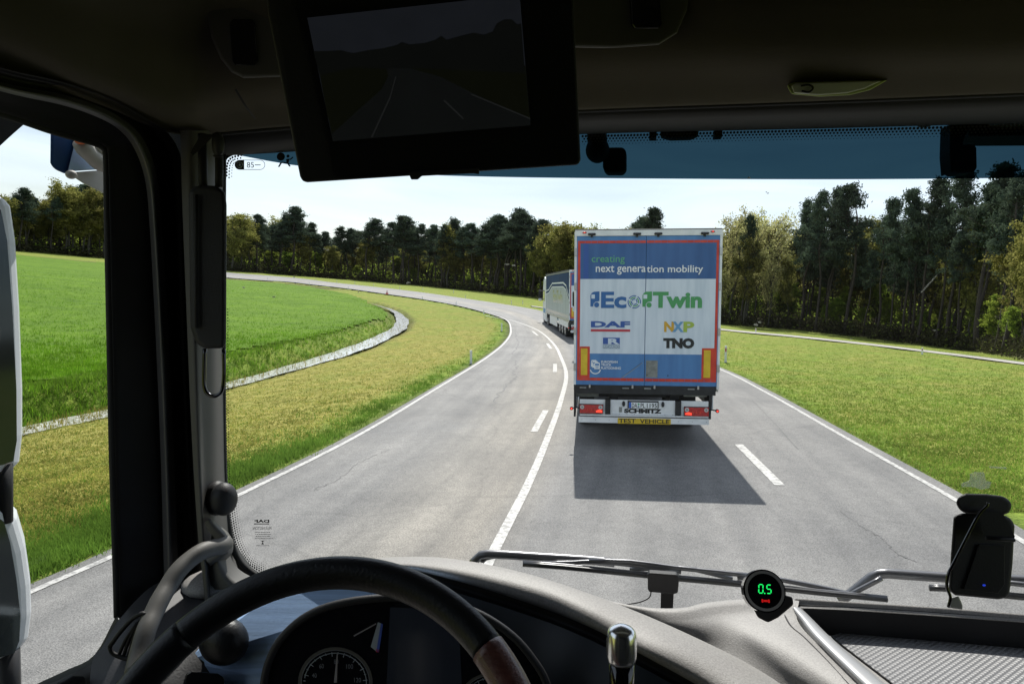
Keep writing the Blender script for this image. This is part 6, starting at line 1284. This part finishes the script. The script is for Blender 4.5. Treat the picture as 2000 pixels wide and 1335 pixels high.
mb.build('green_digits', gl_)
mb = MB()
for x0, x1, y0, y1 in ((-.006, -.0035, -.0175, -.0125), (-.003, .0035, -.0165, -.0135), (.004, .0065, -.0175, -.0125)): mb.add([rp_(x, y, .003) for x, y in ((x0, y0), (x1, y0), (x1, y1), (x0, y1))], [(0, 1, 2, 3)], s_r)
mb.build('red_symbol', gl_)
mb = MB(); mb.slab([PZ(u, vv, 1.13) for u, vv in ((1470, 1185), (1480, 1205), (1500, 1215), (1520, 1205), (1550, 1180), (1548, 1165), (1530, 1160))], cabray(1500, 1190) * .03, k_dark); mb.build('stand', rd, bevel=.003)
# small box on a stalk
bo = thing('camera_stand', 'small black rectangular box on a short flat stalk behind the dashboard', 'camera')
mb = MB(); mb.slab([PW(u, vv, .05) for u, vv in ((1268, 1118), (1322, 1122), (1327, 1127), (1324, 1158), (1316, 1160), (1268, 1156), (1265, 1150), (1265, 1122))], (0, .02, 0), k_dark2); mb.build('box_body', bo, bevel=.003)
mb = MB(); mb.slab([PW(u, vv, .045) for u, vv in ((1291, 1154), (1316, 1156), (1314, 1196), (1290, 1194))], (0, .006, 0), k_dark); mb.build('stalk', bo)
mb = MB(); mb.tube([PW(u, vv, .05) for u, vv in ((1272, 1152), (1268, 1166), (1250, 1175), (1222, 1180))], .0013, k_dark, 6, 4); mb.build('wire', bo)
# black device with oval head at the right
de = thing('navigation_holder', 'tall black device with an oval holder head standing at the right of the windscreen', 'device')
Zd = 1.02
mb = MB(); mb.slab([PZ(u, vv, Zd) for u, vv in ((1862, 1010), (1868, 1003), (1882, 1001), (1964, 1006), (1976, 1012), (1982, 1026), (1978, 1100), (1972, 1158), (1966, 1167), (1950, 1170), (1866, 1162), (1856, 1156), (1853, 1146), (1857, 1080))], cabray(1910, 1080) * .025, k_dark2); body_ = mb.build('device_body', de, bevel=.005)
mb = MB(); mb.slab([PZ(u, vv, Zd - .004) for u, vv in ((1912, 1062), (1962, 1064), (1962, 1140), (1950, 1158), (1882, 1150), (1896, 1110))], cabray(1910, 1080) * .005, k_dark); mb.build('speaker_grille', body_, bevel=.001)
mb = MB(); mb.ell(PZ(1922, 1142, Zd - .006), (.0022, .001, .0016), screen_mat('led_blue', (.01, .03, .35), 1)); mb.build('blue_light', body_)
mb = MB(); mb.slab([PZ(u, vv, Zd - .02) for u, vv in ((1866, 982), (1872, 969), (1886, 963), (1925, 964), (1960, 968), (1974, 978), (1977, 990), (1970, 1001), (1958, 1006), (1920, 1004), (1890, 1003), (1876, 998))], cabray(1910, 980) * .03, k_dark2); mb.build('holder_head', de, bevel=.006)
mb = MB(); mb.slab([PZ(u, vv, Zd - .03) for u, vv in ((1905, 996), (1958, 1000), (1982, 1046), (1981, 1055), (1926, 1052))], cabray(1910, 1020) * .008, k_dark); mb.tube([PZ(1926, 1050, Zd - .032), PZ(1981, 1054, Zd - .032)], .003, k_dark, 6, 1); mb.build('clamp', de)
mb = MB(); mb.tube([PZ(u, vv, Zd - .035) for u, vv in ((1929, 981), (1927, 988), (1912, 1004), (1890, 1045), (1862, 1100), (1852, 1120), (1849, 1145), (1856, 1165), (1852, 1185))], .0022, k_gloss, 7, 4); mb.build('cable', de)
mb = MB(); mb.slab([PZ(u, vv, Zd + .03) for u, vv in ((1852, 1186), (1858, 1166), (1872, 1162), (1880, 1180), (1880, 1190))], cabray(1860, 1180) * .02, k_satin); mb.build('foot', de, bevel=.002)
# ------------------------------------------------------------------ turn the banked road frame level
_B = Matrix.Rotation(-BANK, 4, 'Y')
bpy.context.view_layer.update()
for o in list(S.objects):
    if o.parent is None: o.matrix_world = _B @ o.matrix_world
bpy.context.view_layer.update()
